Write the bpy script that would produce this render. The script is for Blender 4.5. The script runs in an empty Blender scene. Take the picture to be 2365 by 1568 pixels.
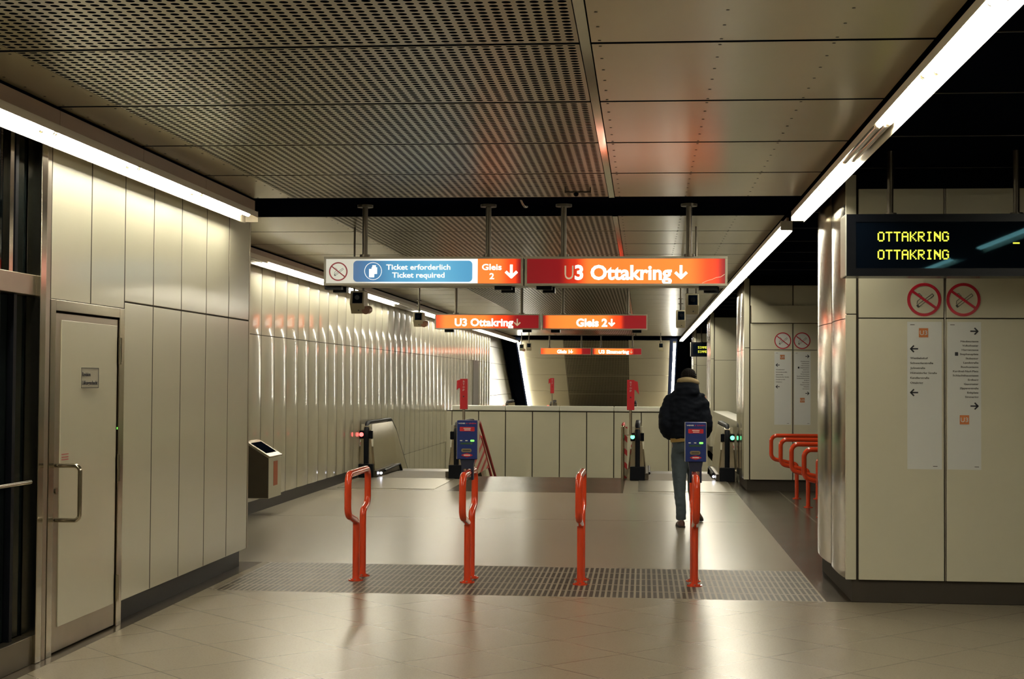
import bpy, bmesh, math, random
from mathutils import Vector, Matrix
random.seed(7)
PI = math.pi
S = bpy.context.scene
COL = S.collection

# ------------------------------------------------------------------ camera
cam_d = bpy.data.cameras.new('camera'); cam = bpy.data.objects.new('camera', cam_d); COL.objects.link(cam)
cam_d.sensor_width = 36.0; cam_d.lens = 3427.0 / 2365 * 36; cam_d.clip_end = 300
YAW, PITCH, ROLL = 0.088540, 0.0273828, 0.00648410
f_ = Vector((-math.sin(YAW) * math.cos(PITCH), math.cos(YAW) * math.cos(PITCH), math.sin(PITCH)))
r0 = Vector((math.cos(YAW), math.sin(YAW), 0)); u0 = r0.cross(f_)
r_ = r0 * math.cos(ROLL) + u0 * math.sin(ROLL); u_ = -r0 * math.sin(ROLL) + u0 * math.cos(ROLL)
cam.matrix_world = Matrix(((r_.x, u_.x, -f_.x, 0), (r_.y, u_.y, -f_.y, 0), (r_.z, u_.z, -f_.z, 1.68), (0, 0, 0, 1)))
S.camera = cam

# ------------------------------------------------------------------ world, exposure
w = bpy.data.worlds.new('world'); S.world = w; w.use_nodes = True
w.node_tree.nodes['Background'].inputs[0].default_value = (0.9, 0.85, 0.65, 1)
w.node_tree.nodes['Background'].inputs[1].default_value = 0.0
S.view_settings.view_transform = 'Standard'; S.view_settings.look = 'None'
S.view_settings.exposure = 0.0; S.view_settings.gamma = 1.0; S.view_settings.use_curve_mapping = False
TUBE_POWER = 40.0
TUBE_COLOR = (1.0, 0.95, 0.79)

# ------------------------------------------------------------------ materials
def nd(nt, t, **kw):
    n = nt.nodes.new(t)
    for k, v in kw.items(): setattr(n, k, v)
    return n

def mat(name, col, rough=0.5, metal=0.0, spec=0.5, coat=0.0, coat_r=0.1, noise=0.0, nscale=60, bump=0.0, bscale=200, emis=None, estr=0.0, trans=0.0, alpha=1.0):
    m = bpy.data.materials.new(name); m.use_nodes = True; nt = m.node_tree
    b = nt.nodes['Principled BSDF']
    b.inputs['Base Color'].default_value = (*col, 1); b.inputs['Roughness'].default_value = rough
    b.inputs['Metallic'].default_value = metal; b.inputs['Specular IOR Level'].default_value = spec
    b.inputs['Coat Weight'].default_value = coat; b.inputs['Coat Roughness'].default_value = coat_r
    b.inputs['Transmission Weight'].default_value = trans; b.inputs['Alpha'].default_value = alpha
    if emis: b.inputs['Emission Color'].default_value = (*emis, 1); b.inputs['Emission Strength'].default_value = estr
    tc = nd(nt, 'ShaderNodeTexCoord')
    if noise:
        n = nd(nt, 'ShaderNodeTexNoise'); n.inputs['Scale'].default_value = nscale; n.inputs['Detail'].default_value = 4
        nt.links.new(tc.outputs['Object'], n.inputs['Vector'])
        mx = nd(nt, 'ShaderNodeMix', data_type='RGBA'); mx.inputs[6].default_value = (*[c * (1 - noise) for c in col], 1)
        mx.inputs[7].default_value = (*[min(1, c * (1 + noise)) for c in col], 1)
        nt.links.new(n.outputs['Fac'], mx.inputs[0]); nt.links.new(mx.outputs[2], b.inputs['Base Color'])
    if bump:
        n2 = nd(nt, 'ShaderNodeTexNoise'); n2.inputs['Scale'].default_value = bscale
        nt.links.new(tc.outputs['Object'], n2.inputs['Vector'])
        bp = nd(nt, 'ShaderNodeBump'); bp.inputs['Strength'].default_value = bump; bp.inputs['Distance'].default_value = 0.01
        nt.links.new(n2.outputs['Fac'], bp.inputs['Height']); nt.links.new(bp.outputs[0], b.inputs['Normal'])
    return m

def math_n(nt, op, a, b=None, c=None):
    n = nd(nt, 'ShaderNodeMath', operation=op)
    for i, v in enumerate((a, b, c)):
        if v is None: continue
        if isinstance(v, (int, float)): n.inputs[i].default_value = v
        else: nt.links.new(v, n.inputs[i])
    return n.outputs[0]

def mixc(nt, fac, a, b):
    n = nd(nt, 'ShaderNodeMix', data_type='RGBA')
    for i, v in ((0, fac), (6, a), (7, b)):
        if isinstance(v, (int, float)): n.inputs[i].default_value = v
        elif isinstance(v, tuple): n.inputs[i].default_value = (*v, 1)
        else: nt.links.new(v, n.inputs[i])
    return n.outputs[2]

CREAM = (0.60, 0.57, 0.43)
M = {}
M['enamel'] = mat('cream_enamel', CREAM, 0.28, spec=0.5, coat=0.5, coat_r=0.15, noise=0.03, nscale=3, bump=0.02, bscale=6)
M['enamel_ribbed'] = mat('cream_enamel_bowed', CREAM, 0.28, spec=0.5, coat=0.7, coat_r=0.07, noise=0.03, nscale=3)
M['enamel_matte'] = mat('cream_enamel_soft', CREAM, 0.45, noise=0.03, nscale=3)
M['ceil'] = mat('ceiling_cream', (0.43, 0.375, 0.25), 0.25, spec=0.9, noise=0.04, nscale=2)
M['joint'] = mat('dark_joint', (0.05, 0.040, 0.028), 0.8)
M['black'] = mat('black_void', (0.003, 0.004, 0.008), 0.8, spec=0.0)
M['blackp'] = mat('black_plastic', (0.003, 0.004, 0.007), 0.25, spec=0.12)
M['rubber'] = mat('black_rubber', (0.004, 0.005, 0.008), 0.5, spec=0.15)
M['plinth'] = mat('dark_stone_plinth', (0.018, 0.015, 0.013), 0.4, spec=0.2, noise=0.35, nscale=90)
M['steel'] = mat('polished_steel', (0.52, 0.47, 0.37), 0.16, 1.0, noise=0.06, nscale=4)
M['steelb'] = mat('brushed_steel', (0.42, 0.37, 0.29), 0.32, 1.0, noise=0.08, nscale=6)
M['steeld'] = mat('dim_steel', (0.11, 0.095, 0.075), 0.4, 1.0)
M['alu'] = mat('painted_aluminium', (0.46, 0.43, 0.33), 0.42)
M['trimglow'] = mat('bright_trim', (0.62, 0.62, 0.52), 0.10, 1.0)
M['orange'] = mat('orange_gloss_paint', (0.66, 0.058, 0.016), 0.17, spec=0.5, coat=0.4, coat_r=0.06)
M['redp'] = mat('red_paint', (0.55, 0.012, 0.022), 0.4)
M['redr'] = mat('red_sign_film', (0.50, 0.010, 0.030), 0.4)
M['redo'] = mat('orange_sticker', (0.45, 0.10, 0.02), 0.5)
M['u3'] = mat('orange_square_print', (0.55, 0.17, 0.04), 0.5)
M['white'] = mat('white_paint', (0.82, 0.80, 0.70), 0.4)
M['paper'] = mat('white_notice_film', (0.68, 0.69, 0.66), 0.45)
M['ink'] = mat('black_ink', (0.012, 0.013, 0.018), 0.5)
M['inkg'] = mat('grey_ink', (0.09, 0.085, 0.07), 0.5)
M['blue'] = mat('blue_validator_shell', (0.006, 0.024, 0.165), 0.35)
M['blued'] = mat('dark_blue_bracket', (0.006, 0.012, 0.040), 0.4)
M['greenp'] = mat('dark_green_print', (0.02, 0.07, 0.03), 0.5)
M['brass'] = mat('tan_slot', (0.22, 0.17, 0.08), 0.4)
M['glassd'] = mat('dark_tinted_glass', (0.008, 0.012, 0.012), 0.04, spec=0.8)
M['screen'] = mat('dark_screen_glass', (0.003, 0.006, 0.012), 0.02, spec=0.06)
M['screen'].node_tree.nodes['Principled BSDF'].inputs['Specular Tint'].default_value = (0.25, 0.75, 1.0, 1)
M['coat_'] = mat('navy_black_padded_cloth', (0.004, 0.006, 0.012), 0.85, spec=0.2, bump=0.5, bscale=14)
M['jeans'] = mat('grey_blue_denim', (0.066, 0.088, 0.104), 0.85, noise=0.35, nscale=9, bump=0.3, bscale=30)
M['hoodf'] = mat('sand_coloured_fleece', (0.36, 0.28, 0.15), 0.95, noise=0.25, nscale=120, bump=0.6, bscale=160)
M['ochre'] = mat('ochre_knit', (0.40, 0.26, 0.08), 0.9, bump=0.3)
M['hair'] = mat('dark_brown_hair', (0.006, 0.004, 0.003), 0.85, spec=0.15, bump=0.6, bscale=120)
M['skin'] = mat('skin', (0.45, 0.25, 0.16), 0.5)
M['shoe'] = mat('brown_leather', (0.075, 0.022, 0.012), 0.4)
M['sole'] = mat('dark_sole', (0.02, 0.012, 0.01), 0.7)
M['camh'] = mat('beige_camera_housing', (0.45, 0.40, 0.27), 0.5)
M['camo'] = mat('copper_cap', (0.33, 0.16, 0.09), 0.4)
M['yellow'] = mat('yellow_led', (0.5, 0.5, 0.05), 0.5, emis=(0.90, 0.92, 0.08), estr=1.0)
M['green'] = mat('green_lamp', (0.1, 0.6, 0.3), 0.3, emis=(0.12, 1.0, 0.38), estr=3.5)
M['greens'] = mat('green_indicator', (0.2, 0.8, 0.2), 0.3, emis=(0.22, 1.0, 0.10), estr=1.4)
M['redl'] = mat('red_lamp', (0.8, 0.1, 0.1), 0.3, emis=(1.0, 0.10, 0.09), estr=4.0)
M['foot'] = mat('white_foot_lamp', (0.8, 0.8, 0.9), 0.3, emis=(0.80, 0.82, 1.0), estr=14.0)
M['tube'] = mat('lit_fluorescent_tube', (0.9, 0.9, 0.9), 0.3, emis=TUBE_COLOR, estr=TUBE_POWER)
M['tubedead'] = mat('unlit_fluorescent_tube', (0.62, 0.60, 0.54), 0.15)
M['reflector'] = mat('white_reflector', (0.55, 0.50, 0.40), 0.35)
M['fascia'] = mat('bronze_fascia', (0.30, 0.20, 0.125), 0.35, spec=0.5)
M['wtext'] = mat('backlit_white_lettering', (0.9, 0.9, 0.8), 0.4, emis=(1.0, 0.93, 0.78), estr=2.4)
M['wtext2'] = mat('backlit_small_lettering', (0.9, 0.9, 0.8), 0.4, emis=(1.0, 0.95, 0.84), estr=1.05)
M['dtext'] = mat('dim_white_lettering', (0.75, 0.68, 0.52), 0.4, emis=(1.0, 0.80, 0.55), estr=0.25)
M['wface'] = mat('backlit_white_face', (0.8, 0.8, 0.72), 0.35, emis=(1.0, 0.95, 0.82), estr=0.42)
M['esteel'] = mat('satin_escalator_steel', (0.48, 0.42, 0.31), 0.19, 0.9, noise=0.1, nscale=3)
M['kick'] = mat('brown_steel_kickplate', (0.21, 0.185, 0.14), 0.38, 1.0)
M['stair'] = mat('stair_stone', (0.22, 0.19, 0.14), 0.5)

def sep_obj(nt):
    tc = nd(nt, 'ShaderNodeTexCoord'); s = nd(nt, 'ShaderNodeSeparateXYZ'); nt.links.new(tc.outputs['Object'], s.inputs[0])
    return tc, s.outputs[0], s.outputs[1], s.outputs[2]

# perforated ceiling: round holes on a square grid of 6 cm
def perforated():
    m = mat('perforated_ceiling_sheet', (0.31, 0.27, 0.175), 0.32, spec=0.7); nt = m.node_tree; b = nt.nodes['Principled BSDF']
    tc, x, y, z = sep_obj(nt); P = 0.0598
    def cell(v, off): return math_n(nt, 'ABSOLUTE', math_n(nt, 'SUBTRACT', math_n(nt, 'FRACT', math_n(nt, 'DIVIDE', math_n(nt, 'ADD', v, off), P)), 0.5))
    cx, cy = cell(x, 10 + 0.012), cell(y, 10.0)
    d = math_n(nt, 'SQRT', math_n(nt, 'ADD', math_n(nt, 'MULTIPLY', cx, cx), math_n(nt, 'MULTIPLY', cy, cy)))
    hole = math_n(nt, 'LESS_THAN', d, 0.335)
    # plain rim at every module joint (module 1.4946 from y = 13.072)
    mm = math_n(nt, 'FRACT', math_n(nt, 'DIVIDE', math_n(nt, 'ADD', y, 1.4946 * 20 - 13.072), 1.4946))
    rim = math_n(nt, 'GREATER_THAN', math_n(nt, 'MINIMUM', mm, math_n(nt, 'SUBTRACT', 1.0, mm)), 0.022)
    hole = math_n(nt, 'MULTIPLY', hole, rim)
    nt.links.new(mixc(nt, hole, (0.31, 0.27, 0.175), (0.002, 0.003, 0.006)), b.inputs['Base Color'])
    nt.links.new(math_n(nt, 'MULTIPLY', math_n(nt, 'SUBTRACT', 1.0, hole), 0.8), b.inputs['Specular IOR Level'])
    return m
M['perf'] = perforated()
M['ceil_slope_lit'] = mat('lamplit_sloping_ceiling', (0.60, 0.55, 0.41), 0.4, noise=0.04, nscale=2)  # cream, made lighter to carry the light of the slanting lines

# floor: terrazzo with its zones
def floor_mat():
    m = mat('terrazzo_floor', (0.3, 0.27, 0.2), 0.26, spec=0.24); nt = m.node_tree; b = nt.nodes['Principled BSDF']
    tc, x, y, z = sep_obj(nt)
    n = nd(nt, 'ShaderNodeTexNoise'); n.inputs['Scale'].default_value = 110; n.inputs['Detail'].default_value = 5; n.inputs['Roughness'].default_value = 0.8
    nt.links.new(tc.outputs['Object'], n.inputs['Vector'])
    n2 = nd(nt, 'ShaderNodeTexNoise'); n2.inputs['Scale'].default_value = 1.3; n2.inputs['Detail'].default_value = 3
    nt.links.new(tc.outputs['Object'], n2.inputs['Vector'])
    vo = nd(nt, 'ShaderNodeTexVoronoi'); vo.inputs['Scale'].default_value = 70; nt.links.new(tc.outputs['Object'], vo.inputs['Vector'])
    chip = math_n(nt, 'LESS_THAN', vo.outputs['Distance'], 0.33)
    near = mixc(nt, n.outputs['Fac'], (0.222, 0.188, 0.135), (0.290, 0.252, 0.184))
    near = mixc(nt, math_n(nt, 'MULTIPLY', chip, 0.12), near, (0.09, 0.065, 0.045))
    # diagonal tile joints, near hall
    def line(v, per, wd):
        fr = math_n(nt, 'FRACT', math_n(nt, 'DIVIDE', math_n(nt, 'ADD', v, 50.0), per))
        return math_n(nt, 'LESS_THAN', fr, wd / per)
    a = math_n(nt, 'MULTIPLY', math_n(nt, 'ADD', x, y), 0.7071); c = math_n(nt, 'MULTIPLY', math_n(nt, 'SUBTRACT', x, y), 0.7071)
    dia = math_n(nt, 'MAXIMUM', line(a, 0.62, 0.009), line(c, 0.62, 0.009))
    near = mixc(nt, math_n(nt, 'MULTIPLY', dia, 0.65), near, (0.06, 0.05, 0.035))
    far = mixc(nt, n.outputs['Fac'], (0.290, 0.26, 0.200), (0.340, 0.305, 0.236))
    far = mixc(nt, math_n(nt, 'MULTIPLY', n2.outputs['Fac'], 0.12), far, (0.12, 0.095, 0.062))
    cross = math_n(nt, 'MAXIMUM', math_n(nt, 'COMPARE', y, 17.957, 0.010), math_n(nt, 'COMPARE', y, 22.30, 0.012))
    far = mixc(nt, math_n(nt, 'MULTIPLY', cross, 0.75), far, (0.05, 0.04, 0.03))
    gtf = lambda v, t: math_n(nt, 'GREATER_THAN', v, t)
    col = mixc(nt, gtf(y, 13.40), near, far)
    dark = mixc(nt, n.outputs['Fac'], (0.030, 0.023, 0.015), (0.075, 0.060, 0.040))
    # dark stone: right of x=1.40 behind the strip, margin along the walls, landing before the stair
    right = math_n(nt, 'MULTIPLY', gtf(x, 1.405), gtf(y, 11.58))
    leftm = math_n(nt, 'MULTIPLY', math_n(nt, 'LESS_THAN', x, -3.47), math_n(nt, 'LESS_THAN', y, 13.4))
    stair = math_n(nt, 'MULTIPLY', gtf(y, 22.3), math_n(nt, 'MULTIPLY', gtf(x, -2.95), math_n(nt, 'LESS_THAN', x, -0.30)))
    dz = math_n(nt, 'MAXIMUM', right, math_n(nt, 'MAXIMUM', leftm, stair))
    jx = math_n(nt, 'COMPARE', x, 2.07, 0.012)
    dark = mixc(nt, math_n(nt, 'MULTIPLY', jx, 0.6), dark, (0.22, 0.19, 0.14))
    col = mixc(nt, dz, col, dark)
    # guiding strip with rows of dark grooves
    px_ = math_n(nt, 'FRACT', math_n(nt, 'DIVIDE', math_n(nt, 'ADD', x, 20.0), 0.0455))
    py_ = math_n(nt, 'FRACT', math_n(nt, 'DIVIDE', math_n(nt, 'SUBTRACT', y, 11.57), 0.366))
    wob = nd(nt, 'ShaderNodeTexNoise'); wob.inputs['Scale'].default_value = 3.0; nt.links.new(tc.outputs['Object'], wob.inputs['Vector'])
    bar = math_n(nt, 'MULTIPLY', gtf(px_, math_n(nt, 'MULTIPLY', wob.outputs['Fac'], 0.9)), math_n(nt, 'MULTIPLY', gtf(py_, 0.05), math_n(nt, 'LESS_THAN', py_, 0.95)))
    bar = math_n(nt, 'MULTIPLY', gtf(px_, 0.38), math_n(nt, 'MULTIPLY', gtf(py_, 0.045), math_n(nt, 'LESS_THAN', py_, 0.955)))
    strip_c = mixc(nt, bar, mixc(nt, n.outputs['Fac'], (0.22, 0.19, 0.135), (0.29, 0.25, 0.18)), (0.040, 0.030, 0.021))
    ins = math_n(nt, 'MULTIPLY', math_n(nt, 'MULTIPLY', gtf(y, 11.57), math_n(nt, 'LESS_THAN', y, 13.40)), math_n(nt, 'MULTIPLY', gtf(x, -3.40), math_n(nt, 'LESS_THAN', x, 1.40)))
    col = mixc(nt, ins, col, strip_c)
    nt.links.new(col, b.inputs['Base Color'])
    rn = math_n(nt, 'ADD', math_n(nt, 'MULTIPLY', n2.outputs['Fac'], 0.04), 0.235)
    rn = math_n(nt, 'ADD', rn, math_n(nt, 'MULTIPLY', ins, 0.20))
    nt.links.new(rn, b.inputs['Roughness'])
    n3 = nd(nt, 'ShaderNodeTexNoise'); n3.inputs['Scale'].default_value = 5.0; n3.inputs['Detail'].default_value = 2; nt.links.new(tc.outputs['Object'], n3.inputs['Vector'])
    hgt = math_n(nt, 'SUBTRACT', 1.0, math_n(nt, 'MULTIPLY', math_n(nt, 'MULTIPLY', bar, ins), 0.6))
    bp = nd(nt, 'ShaderNodeBump'); bp.inputs['Strength'].default_value = 0.25; bp.inputs['Distance'].default_value = 0.0012
    nt.links.new(hgt, bp.inputs['Height']); nt.links.new(bp.outputs[0], b.inputs['Normal'])
    return m
M['floor'] = floor_mat()

def face_mat(name, x0, x1, stops, dim=(0.16, 0.006, 0.010)):
    """Backlit sign face: film colour and the brightness of the tubes behind it, along x. stops = [(pos, rgb, strength)]"""
    m = bpy.data.materials.new(name); m.use_nodes = True; nt = m.node_tree; b = nt.nodes['Principled BSDF']
    b.inputs['Roughness'].default_value = 0.3
    tc, x, y, z = sep_obj(nt)
    t = math_n(nt, 'DIVIDE', math_n(nt, 'SUBTRACT', x, x0), x1 - x0)
    r = nd(nt, 'ShaderNodeValToRGB'); nt.links.new(t, r.inputs[0]); r.color_ramp.interpolation = 'EASE'
    els = r.color_ramp.elements
    while len(els) < len(stops): els.new(0.5)
    for e, (p, c, s) in zip(els, stops): e.position = p; e.color = (*[k * s / 4 for k in c], 1)
    nt.links.new(r.outputs[0], b.inputs['Emission Color']); b.inputs['Emission Strength'].default_value = 4.0
    b.inputs['Base Color'].default_value = (*dim, 1)
    return m

def stripes_mat():
    m = mat('red_white_hazard_stripes', (0.6, 0.5, 0.4), 0.45); nt = m.node_tree; b = nt.nodes['Principled BSDF']
    tc, x, y, z = sep_obj(nt)
    t = math_n(nt, 'FRACT', math_n(nt, 'DIVIDE', math_n(nt, 'ADD', math_n(nt, 'SUBTRACT', z, math_n(nt, 'MULTIPLY', y, 0.22)), 30), 0.23))
    nt.links.new(mixc(nt, math_n(nt, 'LESS_THAN', t, 0.42), (0.52, 0.46, 0.33), (0.50, 0.018, 0.022)), b.inputs['Base Color'])
    return m
M['hazard'] = stripes_mat()
def stripes2():
    m = mat('red_white_end_stripes', (0.6, 0.5, 0.4), 0.45); nt = m.node_tree; b = nt.nodes['Principled BSDF']
    tc, x, y, z = sep_obj(nt)
    t = math_n(nt, 'FRACT', math_n(nt, 'DIVIDE', math_n(nt, 'ADD', math_n(nt, 'ADD', z, x), 30), 0.23))
    nt.links.new(mixc(nt, math_n(nt, 'LESS_THAN', t, 0.42), (0.52, 0.46, 0.33), (0.50, 0.018, 0.022)), b.inputs['Base Color'])
    return m
M['hazard2'] = stripes2()

# ------------------------------------------------------------------ geometry helpers (world coordinates)
class B:
    def __init__(s): s.bm = bmesh.new()
    def box(s, x0, x1, y0, y1, z0, z1):
        v = [s.bm.verts.new(p) for p in ((x0,y0,z0),(x1,y0,z0),(x1,y1,z0),(x0,y1,z0),(x0,y0,z1),(x1,y0,z1),(x1,y1,z1),(x0,y1,z1))]
        for f in ((0,3,2,1),(4,5,6,7),(0,1,5,4),(1,2,6,5),(2,3,7,6),(3,0,4,7)): s.bm.faces.new([v[i] for i in f])
        return s
    def prism(s, pts, d):
        """polygon (list of 3D points) pushed along vector d"""
        a = [s.bm.verts.new(p) for p in pts]; b = [s.bm.verts.new(Vector(p) + Vector(d)) for p in pts]; n = len(a)
        s.bm.faces.new(a[::-1]); s.bm.faces.new(b)
        for i in range(n): s.bm.faces.new((a[i], a[(i+1) % n], b[(i+1) % n], b[i]))
        return s
    def xz(s, pts, y0, y1): return s.prism([(p[0], y0, p[1]) for p in pts], (0, y1 - y0, 0))
    def yz(s, pts, x0, x1): return s.prism([(x0, p[0], p[1]) for p in pts], (x1 - x0, 0, 0))
    def cyl(s, p0, p1, r, r2=None, n=16):
        r2 = r if r2 is None else r2
        p0, p1 = Vector(p0), Vector(p1); d = (p1 - p0).normalized()
        a = d.orthogonal().normalized(); b = d.cross(a)
        A = [s.bm.verts.new(p0 + (a * math.cos(2*PI*i/n) + b * math.sin(2*PI*i/n)) * r) for i in range(n)]
        C = [s.bm.verts.new(p1 + (a * math.cos(2*PI*i/n) + b * math.sin(2*PI*i/n)) * r2) for i in range(n)]
        s.bm.faces.new(A[::-1]); s.bm.faces.new(C)
        for i in range(n): s.bm.faces.new((A[i], A[(i+1) % n], C[(i+1) % n], C[i]))
        return s
    def tube(s, pts, r, n=12, closed=False):
        pts = [Vector(p) for p in pts]; rings = []; prev = None; N = len(pts)
        for i, p in enumerate(pts):
            if closed: d = pts[(i+1) % N] - pts[i-1]
            else: d = pts[min(i+1, N-1)] - pts[max(i-1, 0)]
            d.normalize()
            a = d.orthogonal().normalized() if prev is None else (prev - d * prev.dot(d)).normalized()
            prev = a; b = d.cross(a); rr = r[i] if isinstance(r, (list, tuple)) else r
            rings.append([s.bm.verts.new(p + (a * math.cos(2*PI*k/n) + b * math.sin(2*PI*k/n)) * rr) for k in range(n)])
        for i in range(N if closed else N - 1):
            A, C = rings[i], rings[(i+1) % N]
            for k in range(n): s.bm.faces.new((A[k], A[(k+1) % n], C[(k+1) % n], C[k]))
        if not closed: s.bm.faces.new(rings[0][::-1]); s.bm.faces.new(rings[-1])
        return s
    def loft(s, rings, cap=True):
        R = [[s.bm.verts.new(p) for p in ring] for ring in rings]; n = len(R[0])
        for A, C in zip(R, R[1:]):
            for k in range(n): s.bm.faces.new((A[k], A[(k+1) % n], C[(k+1) % n], C[k]))
        if cap: s.bm.faces.new(R[0][::-1]); s.bm.faces.new(R[-1])
        return s
    def sphere(s, c, rx, ry=None, rz=None, seg=20, rings=12):
        ry = ry or rx; rz = rz or rx
        g = bmesh.ops.create_uvsphere(s.bm, u_segments=seg, v_segments=rings, radius=1)
        for v in g['verts']: v.co = Vector((c[0] + v.co.x * rx, c[1] + v.co.y * ry, c[2] + v.co.z * rz))
        return s
    def make(s, name, m, parent=None, smooth=False, bevel=0, seg=2):
        bmesh.ops.recalc_face_normals(s.bm, faces=s.bm.faces)
        me = bpy.data.meshes.new(name); s.bm.to_mesh(me); s.bm.free()
        if smooth:
            for p in me.polygons: p.use_smooth = True
            if smooth == 'a': me.set_sharp_from_angle(angle=math.radians(40))
        me.materials.append(M[m] if isinstance(m, str) else m)
        o = bpy.data.objects.new(name, me); COL.objects.link(o)
        if bevel:
            bv = o.modifiers.new('bevel', 'BEVEL'); bv.width = bevel; bv.segments = seg; bv.limit_method = 'ANGLE'; bv.angle_limit = math.radians(50)
            for p in me.polygons: p.use_smooth = True
            bv.harden_normals = True
        if parent: par(o, parent)
        return o

def par(o, p):
    o.parent = p
    if p.parent is None: o.matrix_parent_inverse = Matrix.Translation(-p.location)
def tag(o, label=None, cat=None, group=None, kind=None):
    if label: o['label'] = label
    if cat: o['category'] = cat
    if group: o['group'] = group
    if kind: o['kind'] = kind
    return o
def thing(name, loc, label, cat, group=None):
    o = bpy.data.objects.new(name, None); COL.objects.link(o); o.location = loc; o.empty_display_size = 0.1
    return tag(o, label, cat, group)
def struct(o): o['kind'] = 'structure'; return o
def copy_tree(o, parent=None):
    c = o.copy(); COL.objects.link(c)
    if parent: c.parent = parent; c.matrix_parent_inverse = o.matrix_parent_inverse.copy()
    for ch in [k for k in bpy.data.objects if k.parent is o]: copy_tree(ch, c)
    return c

def fillet(pts, rads, n=8):
    pts = [Vector(p) for p in pts]; out = [pts[0]]
    for i in range(1, len(pts) - 1):
        a, p, b = pts[i-1], pts[i], pts[i+1]; r = rads if isinstance(rads, (int, float)) else rads[i-1]
        u, v = (a - p).normalized(), (b - p).normalized(); ang = u.angle(v)
        if ang > PI - 0.02: out.append(p); continue
        d = r / math.tan(ang / 2); c = p + (u + v).normalized() * (r / math.sin(ang / 2))
        s0, s1 = p + u * d, p + v * d
        for k in range(n + 1):
            t = k / n; q = s0.lerp(s1, t) - c; out.append(c + q.normalized() * r)
    out.append(pts[-1]); return out

_txt = {}
def text_mesh(body, off):
    k = (body, off)
    if k in _txt: return _txt[k]
    cu = bpy.data.curves.new('t', 'FONT'); cu.body = body; cu.offset = off; cu.resolution_u = 3
    o = bpy.data.objects.new('t', cu); COL.objects.link(o)
    dg = bpy.context.evaluated_depsgraph_get()
    me = bpy.data.meshes.new_from_object(o.evaluated_get(dg))
    bpy.data.objects.remove(o)
    xs = [v.co.x for v in me.vertices]; ys = [v.co.y for v in me.vertices]
    _txt[k] = (me, min(xs), max(xs), min(ys), max(ys)); return _txt[k]
def text(name, body, x, z, y, wid, cap, m, parent, align='L', off=0.02, plane='y', th=0.003):
    """lettering standing on baseline z; width wid, capital height cap; faces -y (plane 'y') or +x (plane 'x', x runs along y)"""
    me0, a, b, c, d = text_mesh(body, off)
    sx = wid / (b - a); sz = cap / 0.73
    x0 = {'L': x, 'R': x - wid, 'C': x - wid / 2}[align]
    me = me0.copy()
    bm = bmesh.new(); bm.from_mesh(me)
    r = bmesh.ops.extrude_face_region(bm, geom=list(bm.faces))
    moved = {v for v in r['geom'] if isinstance(v, bmesh.types.BMVert)}
    for v in bm.verts:
        X = x0 + (v.co.x - a) * sx; Z = z + v.co.y * sz
        Y = y - (th if v in moved else 0)
        if plane == 'y': v.co = (X, Y, Z)
        else: v.co = (y + (th if v in moved else 0), X, Z)
    bmesh.ops.recalc_face_normals(bm, faces=bm.faces)
    bm.to_mesh(me); bm.free(); me.materials.clear(); me.materials.append(M[m])
    o = bpy.data.objects.new(name, me); COL.objects.link(o); par(o, parent); return o

def ring_xz(b, cx, cz, y0, y1, ro, ri, n=40):
    bm = b.bm; L = []
    for yy in (y0, y1):
        for r in (ro, ri): L.append([bm.verts.new((cx + r * math.cos(2*PI*i/n), yy, cz + r * math.sin(2*PI*i/n))) for i in range(n)])
    of, inf, ob, ib = L
    for i in range(n):
        j = (i + 1) % n
        bm.faces.new((of[i], of[j], inf[j], inf[i])); bm.faces.new((ob[j], ob[i], ib[i], ib[j]))
        bm.faces.new((of[j], of[i], ob[i], ob[j])); bm.faces.new((inf[i], inf[j], ib[j], ib[i]))
    return b
def bar_xz(b, x0, z0, x1, z1, w_, y0, y1):
    d = Vector((x1 - x0, z1 - z0)).normalized(); n = Vector((-d.y, d.x)) * w_ / 2
    return b.xz([(x0 + n.x, z0 + n.y), (x1 + n.x, z1 + n.y), (x1 - n.x, z1 - n.y), (x0 - n.x, z0 - n.y)], y0, y1)
def arrow(b, cx, cz, s, ang, y0, y1, w_=None):
    """bold arrow, s = length, ang 0 = pointing right"""
    w_ = w_ or s * 0.17; ca, sa = math.cos(ang), math.sin(ang)
    T = lambda p: (cx + p[0] * ca - p[1] * sa, cz + p[0] * sa + p[1] * ca)
    def bar(p, q):
        P, Q = T(p), T(q); bar_xz(b, P[0], P[1], Q[0], Q[1], w_, y0, y1)
    bar((-s/2, 0), (s/2 - w_ * .6, 0)); bar((s*0.02, s*0.42), (s/2 - w_*0.2, -w_*0.2)); bar((s*0.02, -s*0.42), (s/2 - w_*0.2, w_*0.2))
    return b
def rrect(x0, x1, z0, z1, r, n=6):
    P = []
    for cx, cz, a0 in ((x1-r, z1-r, 0), (x0+r, z1-r, PI/2), (x0+r, z0+r, PI), (x1-r, z0+r, 1.5*PI)):
        for i in range(n + 1): a = a0 + PI/2*i/n; P.append((cx + r*math.cos(a), cz + r*math.sin(a)))
    return P

# ================================================================== SETTING
ZC = 3.30; MOD = 1.4946; Y0 = 13.072
CL, CR = -3.53, 1.36           # near ceiling edges
PL, PR = -3.13, -0.315         # perforated band
CLF = -4.80                    # far ceiling, wall edge
XN, XF = -3.55, -4.85          # near / far wall faces

b = B()
b.box(-5.2, 8.0, -8.0, 25.8, -0.12, 0.0)
b.box(1.55, 8.0, 25.8, 36.56, -0.12, 0.0)
b.box(-5.2, 8.0, 36.56, 66.0, -0.12, 0.0)
struct(b.make('floor', 'floor'))

def grid(v0, v1, step, gap=0.012):
    k = v0
    while k < v1 - 1e-4:
        yield k + gap / 2, min(k + step, v1) - gap / 2; k += step

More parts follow.
